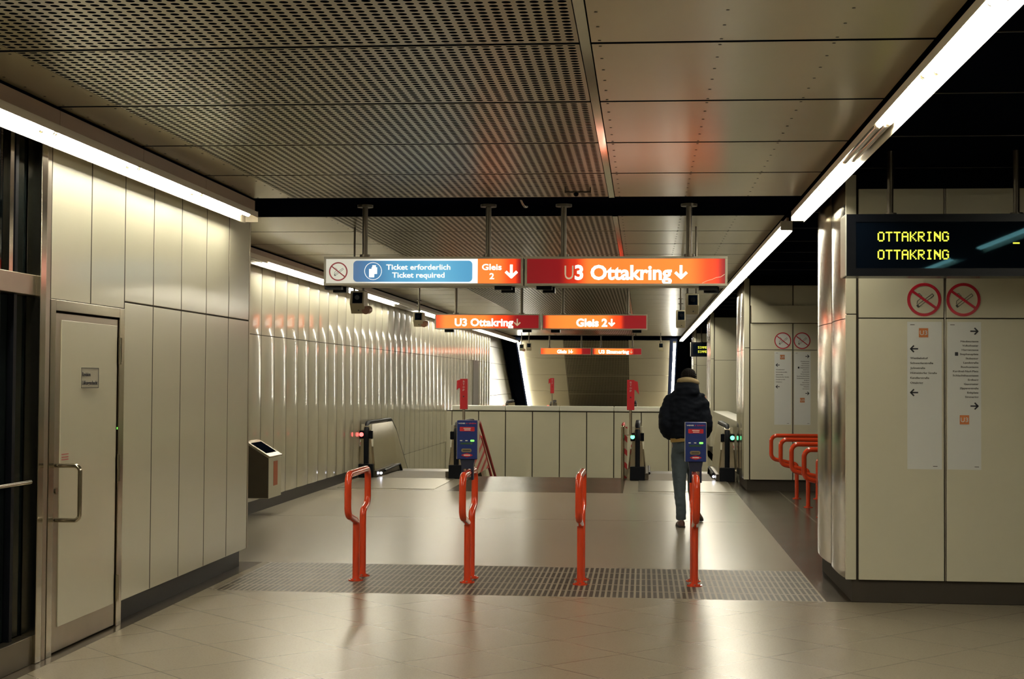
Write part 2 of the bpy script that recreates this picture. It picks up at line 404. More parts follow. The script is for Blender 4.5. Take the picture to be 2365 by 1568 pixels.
def ceiling_run(y0, y1, xl, first):
    c = B(); p = B()
    for a, e in grid(y0, y1, MOD, 0.046):
        c.box(xl, PL - 0.005, a, e, ZC, ZC + 0.03); c.box(PR + 0.06, CR, a, e, ZC, ZC + 0.03)
        p.box(PL, PR, a, e, ZC, ZC + 0.03)
    o = struct(c.make('ceiling', 'ceil')); p.make('perforated_panel', 'perf', o)
    t = B().box(PR + 0.006, PR + 0.054, y0, y1, ZC - 0.006, ZC + 0.02)
    t.make('cover_strip', 'trimglow', o)
    k = B()
    for a, e in grid(y0, y1, MOD, 0.046): k.box(xl, CR, a - 0.0455, a - 0.0005, ZC + 0.0015, ZC + 0.028)
    k.box(PR + 0.001, PR + 0.005, y0, y1, ZC + 0.004, ZC + 0.02)
    k.make('joint', 'black', o)
    # screw heads
    s = B()
    for a, e in grid(y0, y1, MOD, 0.022):
        if a > 22 or a < 4: continue
        for xx in (PR + 0.10, 0.36, 0.40 + 0.5, PL - 0.045) + ((-3.45,) if xl == CL else ()):
            for k in range(6):
                yy = a + 0.05 + (e - a - 0.1) * k / 5; s.cyl((xx, yy, ZC - 0.002), (xx, yy, ZC + 0.001), 0.008, n=6)
    s.make('screw_row', 'joint', o)
    return o
ceiling_run(Y0 - MOD * 14, Y0, CL, True)
ceiling_run(Y0 + MOD, Y0 + MOD * 27, CLF, False)
b = B().box(-5.4, CR + 0.01, -8, 55.2, ZC + 0.16, ZC + 0.22)
b.box(XF, CR + 0.01, Y0 - 0.03, Y0 + MOD + 0.02, ZC + 0.008, ZC + 0.05)
struct(b.make('ceiling', 'black'))
b = B(); s = B()
for a, e in grid(Y0 - MOD * 14, Y0 + MOD * 28, MOD, 0.014): b.box(CR + 0.10, 8.0, a, e, ZC + 0.03, ZC + 0.06)
o = struct(b.make('ceiling', 'black'))
b = B()
for a, e in grid(Y0 - MOD * 14, Y0 + MOD * 28, MOD, 0.014): b.box(CR + 0.10, 8.0, a - 0.012, a - 0.002, ZC + 0.026, ZC + 0.04)
b.make('seam', 'steeld', o)
b = B().box(CR + 0.02, 8.0, -8, 56, ZC + 0.16, ZC + 0.2); b.make('backing', 'black', o)

# slope of the ceiling beyond the knee
TH = math.radians(25.0); YK = Y0 + MOD * 28.1; ZK = 3.17
def slope(x0, x1, s0, s1, off=0.0, th=0.03, b=None):
    c, s = math.cos(TH), math.sin(TH); P = lambda u, h: (YK + u * c + h * s, ZK - u * s + h * c)
    return b.yz([P(s0, off), P(s1, off), P(s1, off + th), P(s0, off + th)], x0, x1)
c = B(); p = B()
for k in range(7):
    a, e = k * 1.5 + 0.02, k * 1.5 + 1.48
    slope(-4.60, -2.99, a, e, b=c); slope(-0.56, 0.96, a, e, b=c); slope(-2.98, -0.57, a, e, b=p)
o = struct(c.make('ceiling', 'ceil_slope_lit')); p.make('perforated_panel', 'perf', o)
k = B(); slope(-5.3, 1.8, -0.1, 10.8, 0.10, 0.05, k); slope(-5.15, -4.78, 0, 10.8, -0.06, 0.1, k); slope(1.24, 1.70, 0, 10.8, -0.02, 0.1, k); k.make('backing', 'black', o)

def panels_x(x, spans, zs, m='enamel', th=0.03, sgn=1, bow=0.0, seg=6, name='wall_left', bevel=0.004):
    """wall panels in a plane x = const, facing sgn*x"""
    b = B()
    for a, e in spans:
        for z0, z1 in zs:
            if bow:
                rows = []
                for i in range(seg + 1):
                    t = i / seg; yy = a + (e - a) * t; d = bow * (1 - (2*t - 1) ** 2) * sgn
                    rows.append([b.bm.verts.new((x + d, yy, z0)), b.bm.verts.new((x + d, yy, z1))])
                for R0, R1 in zip(rows, rows[1:]): b.bm.faces.new((R0[0], R1[0], R1[1], R0[1]))
                b.box(x - th * sgn, x - 0.001 * sgn, a, e, z0, z1) if sgn < 0 else b.box(x - th, x - 0.001, a, e, z0, z1)
            else:
                b.box(min(x, x - th * sgn), max(x, x - th * sgn), a, e, z0, z1)
    return struct(b.make(name, m, smooth='a' if bow else False, bevel=0 if bow else bevel))

# near left wall
zl, zm, zt = 0.155, 2.20, 3.29
ys = [9.90, 10.50, 11.155, 11.81, 12.465, 13.12]
sp = [(a + 0.009, c_ - 0.009) for a, c_ in zip(ys, ys[1:])]
o = panels_x(XN, sp, ((zl, zm - 0.005), (zm + 0.005, zt)))
b = B()
for a, c_ in ((8.625, 9.277), (9.277, 9.90)): b.box(XN - 0.03, XN, a + 0.009, c_ - 0.009, 2.155, zt)
b.make('upper_panel', 'enamel', o, bevel=0.004)
b = B().box(XN - 0.10, XN - 0.002, 9.90, 13.09, 0.16, 3.30); b.box(XN - 0.10, XN - 0.002, 8.6, 9.9, 2.15, 3.3); b.make('backing', 'joint', o)
b = B().box(XN - 0.03, XN + 0.003, 13.118, 13.15, zl, zt); b.box(XN - 1.4, XN - 0.0, 13.12, 13.15, zl, zt); b.make('corner_strip', 'steelb', o, bevel=0.003)
struct(B().box(XN - 0.09, XN - 0.06, 9.88, 13.10, 0.0, 0.16).make('baseboard_left', 'plinth'))
b = B().box(-3.9, -3.62, -8, 7.2, 0, ZC + 0.05); struct(b.make('wall_left', 'enamel_matte'))

# far left wall, slightly bowed panels, continuing down the stairwell
W0 = 13.15; sp = []
k = W0
while k < 46.5: sp.append((k + 0.012, k + 0.6735 - 0.012)); k += 0.6735
o = panels_x(XF, sp, ((zl, zm + 0.025), (zm + 0.035, 3.27)), bow=0.012, name='wall_left', m='enamel_ribbed')
b = B()
for a, e in sp:
    if a > 24.9 and e < 37: b.box(XF - 0.03, XF, a, e, -4.5, zl - 0.01)
b.make('lower_panel', 'enamel', o)
b = B().box(XF - 0.12, XF - 0.0025, 13.1, 46.9, -4.6, 3.4); b.make('backing', 'joint', o)
b = B().box(-5.35, XF, 46.84, 46.88, 0, 3.3)
for z0, z1 in ((0.0, 0.55), (0.56, 1.13), (1.14, 1.70), (1.71, 2.27), (2.28, 2.85), (2.86, 3.4)):
    b.box(-5.38, -5.33, 46.9, 66, z0, z1)
struct(b.make('wall_left', 'enamel', bevel=0.004))
struct(B().box(XF - 0.03, XF - 0.001, 13.15, 24.9, 0, 0.16).make('baseboard_left', 'plinth'))
struct(B().box(XF - 0.03, XF - 0.001, 37.0, 46.8, 0, 0.16).make('baseboard_left', 'plinth'))

# stairwell end wall with its capping
YE = 36.34
b = B(); k = -4.70; 
xs = [-4.845] + [-4.703 + 0.6645 * i for i in range(1, 13)]
b.box(-4.845, -4.71, YE, YE + 0.03, -4.5, 0.905); 
for i in range(10):
    x0 = -4.703 + 0.6645 * i; b.box(x0 + 0.012, min(x0 + 0.6645 - 0.012, 1.9), YE, YE + 0.03, -4.5, 0.905)
o = struct(b.make('wall_stairwell', 'enamel_matte', bevel=0.003))
B().box(-4.845, 1.9, YE + 0.03, YE + 0.20, -4.5, 0.93).make('backing', 'joint', o)
b = B()
for i in range(-1, 5):
    x0 = -3.376 + 1.329 * i; b.box(max(x0 + 0.004, -4.84), min(x0 + 1.325, 1.9), YE - 0.03, YE + 0.24, 0.93, 1.055)
b.make('capping', 'white', o, bevel=0.02)
b = B().box(1.55, 1.62, 25.3, YE, -4.5, 0.0); struct(b.make('wall_stairwell', 'enamel_matte'))
b = B().box(-4.9, 8, YE + 20.0, YE + 20.1, -6, -0.1)
# ground under the stairs
struct(B().box(-5.2, 1.6, 25.3, 37, -4.7, -4.6).make('floor', 'stair'))

# enclosure out of view
struct(B().box(-5.2, 8.0, -8.1, -8.0, 0, 3.6).make('wall_rear', 'enamel_matte'))
struct(B().box(8.0, 8.1, -8, 66, 0, 3.6).make('wall_right', 'enamel_matte'))
struct(B().box(-6, 8.1, 66, 66.1, -0.1, 3.6).make('wall_far', 'black'))

# ------------------------------------------------------------------ service door and glazed front in the left wall
t = thing('door_1', (XN, 9.25, 0), None, None); struct(t)
b = B()
b.box(XN - 0.05, XN + 0.006, 8.62, 8.70, 0, 2.15).box(XN - 0.05, XN + 0.006, 9.80, 9.895, 0, 2.15).box(XN - 0.05, XN + 0.006, 8.70, 9.80, 2.085, 2.15)
b.make('door_frame', 'steel', t, bevel=0.003)
leaf = B().box(XN - 0.035, XN - 0.004, 8.715, 9.785, 0.012, 2.072).make('door_leaf', 'steelb', t, bevel=0.003)
B().box(XN - 0.005, XN + 0.003, 8.80, 9.755, 0.16, 2.03).make('leaf_panel', 'enamel', leaf, bevel=0.002)
hp = fillet([(XN - 0.004, 8.735, 1.145), (XN + 0.155, 8.735, 1.145), (XN + 0.155, 8.735, 0.815), (XN - 0.004, 8.735, 0.815)], 0.035)
B().tube(hp, 0.0135).make('handle', 'steel', leaf, smooth='a')
b = B()
for z0 in (1.77, 0.98, 0.17): b.cyl((XN + 0.012, 9.793, z0), (XN + 0.012, 9.793, z0 + 0.18), 0.013)
b.make('hinge', 'steel', t, smooth='a')
b = B().cyl((XN, 8.735, 0.99), (XN + 0.012, 8.735, 0.99), 0.02); b.make('lock', 'steel', leaf, smooth='a')
B().box(XN + 0.003, XN + 0.005, 9.772, 9.782, 1.33, 1.345).make('indicator', 'greens', t)
B().box(-3.9, XN - 0.05, 8.6, 9.9, 0, 2.15).make('backing', 'joint', t)
sg = thing('door_sign', (XN, 9.26, 1.63), 'small framed metal plate with two printed lines on the cream service door', 'sign')
b = B().box(XN + 0.003, XN + 0.006, 9.115, 9.415, 1.612, 1.742); b.make('plate', 'alu', sg)
b = B()
for y0, y1, z0, z1 in ((9.115, 9.415, 1.738, 1.742), (9.115, 9.415, 1.612, 1.616), (9.115, 9.119, 1.612, 1.742), (9.411, 9.415, 1.612, 1.742)): b.box(XN + 0.006, XN + 0.0075, y0, y1, z0, z1)
b.make('border', 'ink', sg)
text('lettering', 'Revision', 9.13, 1.688, XN + 0.006, 0.14, 0.026, 'ink', sg, plane='x', th=0.0015)
text('lettering', 'Lüftungsschacht', 9.13, 1.634, XN + 0.006, 0.265, 0.026, 'ink', sg, plane='x', th=0.0015)
st = thing('sticker', (XN, 8.85, 1.18), 'tiny red outlined sticker above the door handle', 'sticker')
for z0 in (1.172, 1.187, 1.205): B().box(XN + 0.003, XN + 0.0045, 8.82, 8.93, z0, z0 + 0.004).make('printed_line', 'redr', st)

gl = thing('window_1', (XN, 7.9, 0), None, None); struct(gl)
B().box(-3.66, -3.64, 6.2, 8.46, 0.17, 2.16).make('glass_pane', 'glassd', gl)
B().box(-3.66, -3.64, 6.2, 8.46, 2.28, 3.28).make('glass_pane', 'glassd', gl)
B().box(XN - 0.08, XN + 0.01, 8.455, 8.535, 0, 3.29).make('post', 'steel', gl, bevel=0.004)
B().box(XN - 0.08, XN + 0.004, 8.55, 8.612, 0, 3.29).make('post', 'steelb', gl, bevel=0.004)
B().box(XN - 0.09, XN - 0.02, 6.2, 8.455, 2.16, 2.28).make('transom', 'steelb', gl, bevel=0.004)
B().box(XN - 0.09, XN - 0.01, 6.2, 8.455, 0.0, 0.165).make('kickplate', 'kick', gl, bevel=0.004)
B().box(XN - 0.07, XN - 0.03, 8.10, 8.15, 2.28, 3.28).make('mullion', 'steel', gl)
B().box(XN - 0.07, XN - 0.03, 7.88, 7.96, 0.165, 3.28).make('mullion', 'steeld', gl)
B().box(XN - 0.085, XN - 0.05, 8.22, 8.26, 0.165, 3.28).make('mullion', 'rubber', gl)
B().tube([(XN + 0.03, 6.4, 1.075), (XN + 0.03, 8.30, 1.075)], 0.012).make('push_bar', 'steel', gl, smooth='a')
B().box(-4.4, -3.75, 6.2, 8.6, 0, 3.3).make('dark_interior', 'black', gl)
nt_ = thing('notice_strip', (XN, 7.9, 1.0), 'pale red-printed strip stuck on the dark glass below the push bar', 'sticker')
B().box(-3.638, -3.636, 7.5, 8.10, 0.985, 1.055).make('film', 'alu', nt_)
for i in range(9): B().box(-3.636, -3.6345, 7.55 + i * 0.055, 7.575 + i * 0.055 + (i % 2) * 0.02, 1.0, 1.035).make('printed_mark', 'redr', nt_)

# ------------------------------------------------------------------ pillars on the right
def pillar(yf, depth=1.95, xr=6.0, ledge=False):
    x0 = 1.55
    b = B(); pw = 0.6575
    xs = [x0, 1.632]; k = 1.648
    b.box(x0, 1.628, yf - 0.005, yf + 0.03, 0.17, zm - 0.0); b.box(x0, 1.628, yf - 0.005, yf + 0.03, zm + 0.008, 3.28)
    while k < xr - 0.1:
        e = k + pw - 0.018
        b.box(k, e, yf - 0.005, yf + 0.03, 0.17, zm - 0.03); b.box(k, e, yf - 0.005, yf + 0.03, zm - 0.022, 2.58 if ledge else 3.28)
        if ledge: b.box(k, e, yf - 0.005, yf + 0.03, 2.86, 3.28)
        k += pw
    o = struct(b.make('wall_pillar', 'enamel_matte', bevel=0.003))
    if ledge: B().box(1.66, xr, yf - 0.05, yf + 0.03, 2.59, 2.86).make('header_panel', 'enamel_matte', o, bevel=0.004)
    B().box(1.60, xr, yf + 0.03, yf + depth - 0.03, 0.0, 3.33).make('backing', 'joint', o)
    b = B()
    k = 1.648 + pw - 0.009
    while k < xr - 0.1: b.box(k - 0.003, k + 0.003, yf - 0.004, yf + 0.02, 0.17, 3.28); k += pw
    b.make('cover_strip', 'steelb', o)
    B().box(1.632, xr, yf - 0.012, yf + 0.02, 3.17, 3.33).make('head_band', 'black', o)
    # two bowed steel cladding sheets on the side
    b = B(); m_ = yf + depth / 2
    for a, e in ((yf + 0.04, m_ - 0.008), (m_ + 0.008, yf + depth)):
        for z0, z1 in ((0.17, zm - 0.03), (zm - 0.024, 3.28)):
            n = 12; R = []
            for i in range(n + 1):
                t_ = i / n; yy = a + (e - a) * t_; d = 0.022 * (1 - abs(2*t_ - 1) ** 2.5)
                R.append((b.bm.verts.new((x0 + 0.012 - d, yy, z0)), b.bm.verts.new((x0 + 0.012 - d, yy, z1))))
            for r0_, r1_ in zip(R, R[1:]): b.bm.faces.new((r0_[0], r1_[0], r1_[1], r0_[1]))
    b.make('steel_cladding', 'steel', o, smooth=True)
    B().box(x0 + 0.02, x0 + 0.05, yf + 0.02, yf + depth, 0.17, 3.28).make('edge', 'joint', o)
    struct(B().box(x0 + 0.06, xr, yf + 0.04, yf + depth - 0.04, 0, 0.17).make('baseboard_pillar', 'plinth'))
    return o
pillar(11.6); pillar(23.2, ledge=True); pillar(34.8); pillar(46.4)

# ================================================================== LIGHT LINES
def light_line(name, label, x, z, sg, y0, y1, dead=(), pitch=1.415, start=None, slope_at=None):
    """continuous trunking with two rows of tubes; sg = +1: shielded towards -x (left wall), -1: towards +x"""
    t = thing(name, (x, y0, z), label, 'lamp', 'fluorescent light lines')
    def P(X, Y, Z):
        if slope_at is None: return (X, Y, Z)
        s = Y - y0; h = Z - z
        return (X, y0 + s * math.cos(TH) + h * math.sin(TH), z - s * math.sin(TH) + h * math.cos(TH))
    def sheet(pts, th):
        b = B(); n = len(pts)
        A = [b.bm.verts.new(P(p[0], y0, p[1])) for p in pts]; C = [b.bm.verts.new(P(p[0], y1, p[1])) for p in pts]
        q = [b.bm.verts.new(P(p[0] + th[0], y0, p[1] + th[1])) for p in pts]; r = [b.bm.verts.new(P(p[0] + th[0], y1, p[1] + th[1])) for p in pts]
        for i in range(n - 1):
            b.bm.faces.new((A[i], A[i+1], C[i+1], C[i])); b.bm.faces.new((q[i], q[i+1], r[i+1], r[i]))
        for V in ((A, q), (C, r)):
            for i in range(n - 1): b.bm.faces.new((V[0][i], V[0][i+1], V[1][i+1], V[1][i]))
        for i in (0, n - 1): b.bm.faces.new((A[i], C[i], r[i], q[i]))
        return b
    if slope_at: sheet([(x - 0.030 * sg, z - 0.058), (x - 0.030 * sg, z + 0.040)], (-0.004 * sg, 0.0)).make('reflector', 'reflector', t)
    else: sheet([(x - 0.030 * sg, z - 0.058), (x - 0.030 * sg, z + 0.040), (x + 0.078 * sg, z + 0.040), (x + 0.078 * sg, z - 0.006)], (-0.004 * sg, 0.004)).make('reflector', 'reflector', t)
    for ye_ in (y0 - 0.006, y1):
        q = [P(x - 0.034 * sg, ye_, z - 0.045), P(x + 0.080 * sg, ye_, z - 0.045), P(x + 0.080 * sg, ye_, z + 0.046), P(x - 0.034 * sg, ye_, z + 0.046)]
        B().prism(q, (0, 0.006, 0)).make('added_end_plate', 'reflector', t)  # plates added to hold lamp light off the pillar tops
    k = start if start is not None else y0
    i = 0
    while k + 0.3 < y1:
        e = min(k + pitch - 0.06, y1 - 0.03)
        for row, (dx, dz, off) in enumerate(((0.0, 0.0, 0.0), (0.045, 0.0, 0.09))):
            a_, e_ = k + off, min(e + off, y1 - 0.02)
            isd = any(d0 <= k + 0.4 <= d1 for d0, d1 in dead)
            p0, p1 = P(x + dx * sg, a_, z + dz), P(x + dx * sg, e_, z + dz)
            v = Vector(p1) - Vector(p0); v.normalize()
            o = B().cyl(p0, p1, 0.019, n=10).make('fluorescent_tube', 'tubedead' if isd else 'tube', t, smooth='a')
            if 5 < k < 20:
                B().cyl(Vector(p0) - v * 0.018, p0, 0.018, n=10).make('end_cap', 'steelb', o)
                B().cyl(p1, Vector(p1) + v * 0.018, 0.018, n=10).make('end_cap', 'steelb', o)
        k += pitch; i += 1
    return t
ll = light_line('light_line', 'row of lit twin tubes above the cream service door and near side wall', -3.425, 3.085, 1, 1.0, 12.62, start=8.15 - 1.415 * 5)
light_line('light_line', 'row of twin tubes along the farther ribbed wall, first tube unlit', -4.70, 3.125, 1, 14.6, 54.9, dead=((16, 17.85), (28.2, 30.2)), start=14.95 + 0.16)
light_line('light_line', 'row of twin tubes at the ceiling edge with one dark tube before the black sign', 1.395, 3.17, -1, 1.0, 13.45, dead=((8.9, 10.3),), start=7.24 - 1.415 * 4)
light_line('light_line', 'row of twin tubes from the platform signs to the far knee of the ceiling', 1.395, 3.19, -1, 14.5, 54.9, dead=(), start=14.64)
light_line('light_line', 'slanting light line going down beside the ribbed wall beyond the stairwell', -4.66, 3.12, 1, 55.1, 64.5, slope_at=1)
light_line('light_line', 'slanting light line going down behind the head of the walking person', 1.16, 3.12, -1, 55.1, 64.5, slope_at=1)
light_line('light_line', 'row of twin tubes in the wide hall in front of the near pillar', 3.70, 3.17, -1, -4.0, 8.3, dead=((3.2, 3.9),), start=-4.0)
# fascia strips that carry the lines
def fascia(x, y0, y1, sg, z0=3.165):
    b = B()
    for a, e in grid(y0, y1, MOD, 0.006): b.box(min(x, x - 0.02 * sg), max(x, x - 0.02 * sg), a, e, z0, ZC - 0.022)
    o = struct(b.make('trim_1', 'fascia'))
    B().box(min(x - 0.008 * sg, x - 0.02 * sg), max(x - 0.008 * sg, x - 0.02 * sg), y0, y1, ZC - 0.024, ZC + 0.02).make('joint', 'black', o)
    return o
fascia(-3.492, Y0 - MOD * 14, Y0, 1); fascia(-4.765, Y0 + MOD, 55.1, 1, 3.20); fascia(CR + 0.02, Y0 - MOD * 14, Y0, -1, 3.20); fascia(CR + 0.02, Y0 + MOD, 55.1, -1, 3.20)

# ================================================================== ILLUMINATED HANGING SIGNS
OR1, OR2, RD = (1.5, 0.225, 0.033), (1.3, 0.085, 0.012), (0.27, 0.006, 0.010)
def hanging_sign(label, x0, x1, z0, z1, y, dep, rods, face, group='illuminated platform signs', detail=True):
    t = thing('hanging_sign', ((x0 + x1) / 2, y + dep / 2, z1), label, 'sign', group)
    fr = 0.022
    B().box(x0 + 0.004, x1 - 0.004, y + 0.012, y + dep, z0 + 0.004, z1 - 0.004).make('housing', 'alu', t, bevel=0.004)
    b = B().box(x0, x1, y - 0.004, y + 0.03, z1 - fr, z1).box(x0, x1, y - 0.004, y + 0.03, z0, z0 + fr)
    b.box(x0, x0 + fr, y - 0.004, y + 0.03, z0 + fr, z1 - fr).box(x1 - fr, x1, y - 0.004, y + 0.03, z0 + fr, z1 - fr)
    b.make('frame', 'alu', t, bevel=0.003)
    for rx in rods:
        b = B().cyl((rx, y + 0.02, z1 - 0.005), (rx, y + 0.02, 3.31), 0.026).cyl((rx, y + 0.02, 3.285), (rx, y + 0.02, 3.31), 0.075).cyl((rx, y + 0.02, z1 - 0.004), (rx, y + 0.02, z1 + 0.02), 0.05)
        b.make('suspension_rod', 'steeld', t, smooth='a')
    if face: B().box(x0 + fr - 0.002, x1 - fr + 0.002, y, y + 0.02, z0 + fr - 0.002, z1 - fr + 0.002).make('face_panel', face, t)
    return t
ZA, ZB = 2.553, 2.824
YS = 13.65
# sign 1: no smoking, ticket required, platform 2
t = hanging_sign('wide lit sign with the blue Ticket erforderlich panel and no-smoking symbol', -2.984, -1.112, ZA, ZB, YS, 0.42, (-2.60, -1.44), None)
B().box(-2.964, -1.535, YS, YS + 0.02, ZA + 0.02, ZB - 0.02).make('face_panel', face_mat('lit_white_face', -2.964, -1.535, [(0.0, (1, .97, .86), .36), (0.22, (1, .97, .86), .42), (0.42, (1, .98, .92), .95), (1.0, (1, .96, .88), 1.05)], (0.6, 0.58, 0.5)), t)
B().box(-1.535, -1.134, YS, YS + 0.02, ZA + 0.02, ZB - 0.02).make('face_panel', face_mat('lit_orange_end', -1.535, -1.134, [(0.0, OR1, 1.15), (0.4, OR1, 1.15), (0.8, OR2, 0.9), (1.0, RD, .8)]), t)
B().xz(rrect(-2.703, -1.585, 2.588, 2.785, 0.035), YS - 0.003, YS + 0.001).make('blue_panel', face_mat('lit_blue_film', -2.703, -1.585, [(0.0, (.010, .09, .26), .85), (0.14, (.015, .14, .34), .9), (0.42, (.07, .33, .55), 1.0), (0.70, (.13, .45, .66), 1.0), (1.0, (.09, .34, .56), 1.0)], (0.02, 0.10, 0.22)), t)
b = ring_xz(B(), -2.516, 2.688, YS - 0.007, YS - 0.003, 0.082, 0.078)
b.make('ticket_ring', 'wtext2', t)
b = B(); b.box(-2.553, -2.505, YS - 0.008, YS - 0.003, 2.630, 2.708); b.box(-2.530, -2.478, YS - 0.008, YS - 0.0035, 2.662, 2.722); b.box(-2.523, -2.490, YS - 0.008, YS - 0.0032, 2.722, 2.742)
b.make('ticket_icon', 'wtext2', t)
text('lettering', 'Ticket erforderlich', -2.392, 2.702, YS - 0.003, 0.602, 0.050, 'wtext2', t, off=0.018)
text('lettering', 'Ticket required', -2.336, 2.628, YS - 0.003, 0.492, 0.050, 'wtext2', t, off=0.018)
text('lettering', 'Gleis', -1.495, 2.700, YS, 0.182, 0.056, 'wtext', t, off=0.02)
text('lettering', '2', -1.403, 2.615, YS, 0.042, 0.056, 'wtext', t, off=0.02, align='C')
arrow(B(), -1.222, 2.686, 0.125, -PI/2, YS - 0.004, YS, 0.025).make('arrow', 'wtext', t)
def no_smoking(cx, cz, r, y, parent, thin=1.0, ink='inkg'):
    rn = ring_xz(B(), cx, cz, y - 0.003, y, r, r * (1 - 0.17 * thin))
    k = r * 0.86; a = math.radians(-36 if thin > 0.8 else -38)
    bar_xz(rn, cx - k * math.cos(a), cz - k * math.sin(a), cx + k * math.cos(a), cz + k * math.sin(a), r * 0.15 * thin, y - 0.0035, y - 0.0005)
    rn.make('prohibition_ring', 'redr', parent)
    c = B(); L = r * 0.5; d = math.radians(38)
    for o_ in (-1, 1):
        ox, oz = -math.sin(d) * r * 0.07 * o_, math.cos(d) * r * 0.07 * o_
        bar_xz(c, cx - L * math.cos(d) + ox, cz - 0.1 * r - L * math.sin(d) + oz, cx + L * 1.3 * math.cos(d) + ox, cz - 0.1 * r + L * 1.3 * math.sin(d) + oz, r * 0.035, y - 0.002, y)
    bar_xz(c, cx - L * 1.05 * math.cos(d), cz - 0.1 * r - L * 1.05 * math.sin(d), cx - L * 0.8 * math.cos(d), cz - 0.1 * r - L * 0.8 * math.sin(d), r * 0.16, y - 0.002, y)
    ex, ez = cx + L * 1.3 * math.cos(d), cz - 0.1 * r + L * 1.3 * math.sin(d)
    bar_xz(c, ex - math.sin(d) * r * .08, ez + math.cos(d) * r * .08, ex + math.sin(d) * r * .08, ez - math.cos(d) * r * .08, r * 0.035, y - 0.002, y)
    pts = [(cx - 0.42 * r, cz - 0.28 * r), (cx - 0.40 * r, cz - 0.08 * r), (cx - 0.22 * r, cz + 0.06 * r), (cx - 0.12 * r, cz + 0.22 * r), (cx - 0.28 * r, cz + 0.38 * r), (cx - 0.50 * r, cz + 0.30 * r)]
    for p, q in zip(pts, pts[1:]): bar_xz(c, p[0], p[1], q[0], q[1], r * 0.03, y - 0.002, y)
    c.make('cigarette_symbol', ink, parent)
no_smoking(-2.846, 2.684, 0.088, YS, t, 0.8)
# sign 2: U3 Ottakring
t = hanging_sign('wide lit red sign reading U3 Ottakring with the crack across its lower corner', -1.098, 0.760, ZA, ZB, YS, 0.42, (-0.74, 0.41),
    face_mat('lit_face_u3', -1.08, 0.74, [(0.0, RD, .62), (0.16, RD, .75), (0.24, (.8, .04, .01), .8), (0.33, OR1, 1.15), (0.80, OR1, 1.35), (0.93, OR2, 1.0), (1.0, RD, .9)]))
text('lettering', 'U', -0.729, 2.613, YS, 0.082, 0.134, 'dtext', t, off=0.0)
text('lettering', '3', -0.635, 2.613, YS, 0.078, 0.134, 'wtext', t, off=0.03)
text('lettering', 'Ottakring', -0.49, 2.613, YS, 0.745, 0.134, 'wtext', t, off=0.03)
arrow(B(), 0.338, 2.680, 0.125, -PI/2, YS - 0.004, YS, 0.025).make('arrow', 'wtext', t)
cr = B(); pts = [(0.53, 2.578), (0.575, 2.60), (0.62, 2.612), (0.655, 2.628), (0.70, 2.636), (0.735, 2.66)]
for p, q in zip(pts, pts[1:]): bar_xz(cr, p[0], p[1], q[0], q[1], 0.004, YS - 0.002, YS)
cr.make('crack', 'dtext', t)
# small black units under the near signs
SIG = [o for o in bpy.data.objects if o.name.startswith('hanging_sign')]; SIG.sort(key=lambda o: o.location.x)
for xa, xb, t_ in ((-2.99, -2.83, SIG[0]), (-1.385, -1.225, SIG[0]), (-0.995, -0.85, SIG[1]), (0.505, 0.675, SIG[1])):
    q = B().box(xa, xb, 13.72, 13.86, 2.520, 2.558).make('sensor_block', 'blackp', t_, bevel=0.003)
    B().box(xa + 0.05, xb + 0.02, 13.86, 13.98, 2.500, 2.558).make('lower_housing', 'blackp', q, bevel=0.003)
# second pair
Y2 = 25.8
t = hanging_sign('lit red sign reading U3 Ottakring hanging above the escalators, dark at its arrow end', -3.650, -1.805, 2.565, 2.835, Y2, 0.3, (-3.281, -2.124),
    face_mat('lit_face_b', -3.63, -1.825, [(0.0, OR2, .9), (0.10, OR1, 1.35), (0.45, OR1, 1.3), (0.62, OR2, .95), (0.80, RD, .85), (1.0, RD, .75)]))
text('lettering', 'U3 Ottakring', -3.30, 2.625, Y2, 1.03, 0.134, 'wtext', t, off=0.03)
arrow(B(), -2.20, 2.69, 0.125, -PI/2, Y2 - 0.004, Y2, 0.024).make('arrow', 'dtext', t)
t = hanging_sign('lit red sign reading Gleis 2 above the stairwell', -1.770, 0.065, 2.565, 2.835, Y2, 0.3, (-1.405, -0.277),
    face_mat('lit_face_c', -1.75, 0.045, [(0.0, RD, .8), (0.08, OR1, 1.2), (0.25, OR1, 1.4), (0.58, OR1, 1.35), (0.72, OR2, 1.0), (0.80, RD, .8), (1.0, RD, .75)]))
text('lettering', 'Gleis 2', -1.17, 2.625, Y2, 0.54, 0.134, 'wtext', t, off=0.04)
arrow(B(), -0.555, 2.69, 0.125, -PI/2, Y2 - 0.004, Y2, 0.026).make('arrow', 'wtext', t)
SG2 = [o for o in bpy.data.objects if o.name.startswith('hanging_sign') and o.location.y > 20]; SG2.sort(key=lambda o: o.location.x)
for xa, t_ in ((-3.50, SG2[0]), (-2.12, SG2[0]), (-1.62, SG2[1]), (-0.20, SG2[1])):
    B().box(xa, xa + 0.16, 25.95, 26.09, 2.52, 2.572).make('sensor_block', 'blackp', t_)
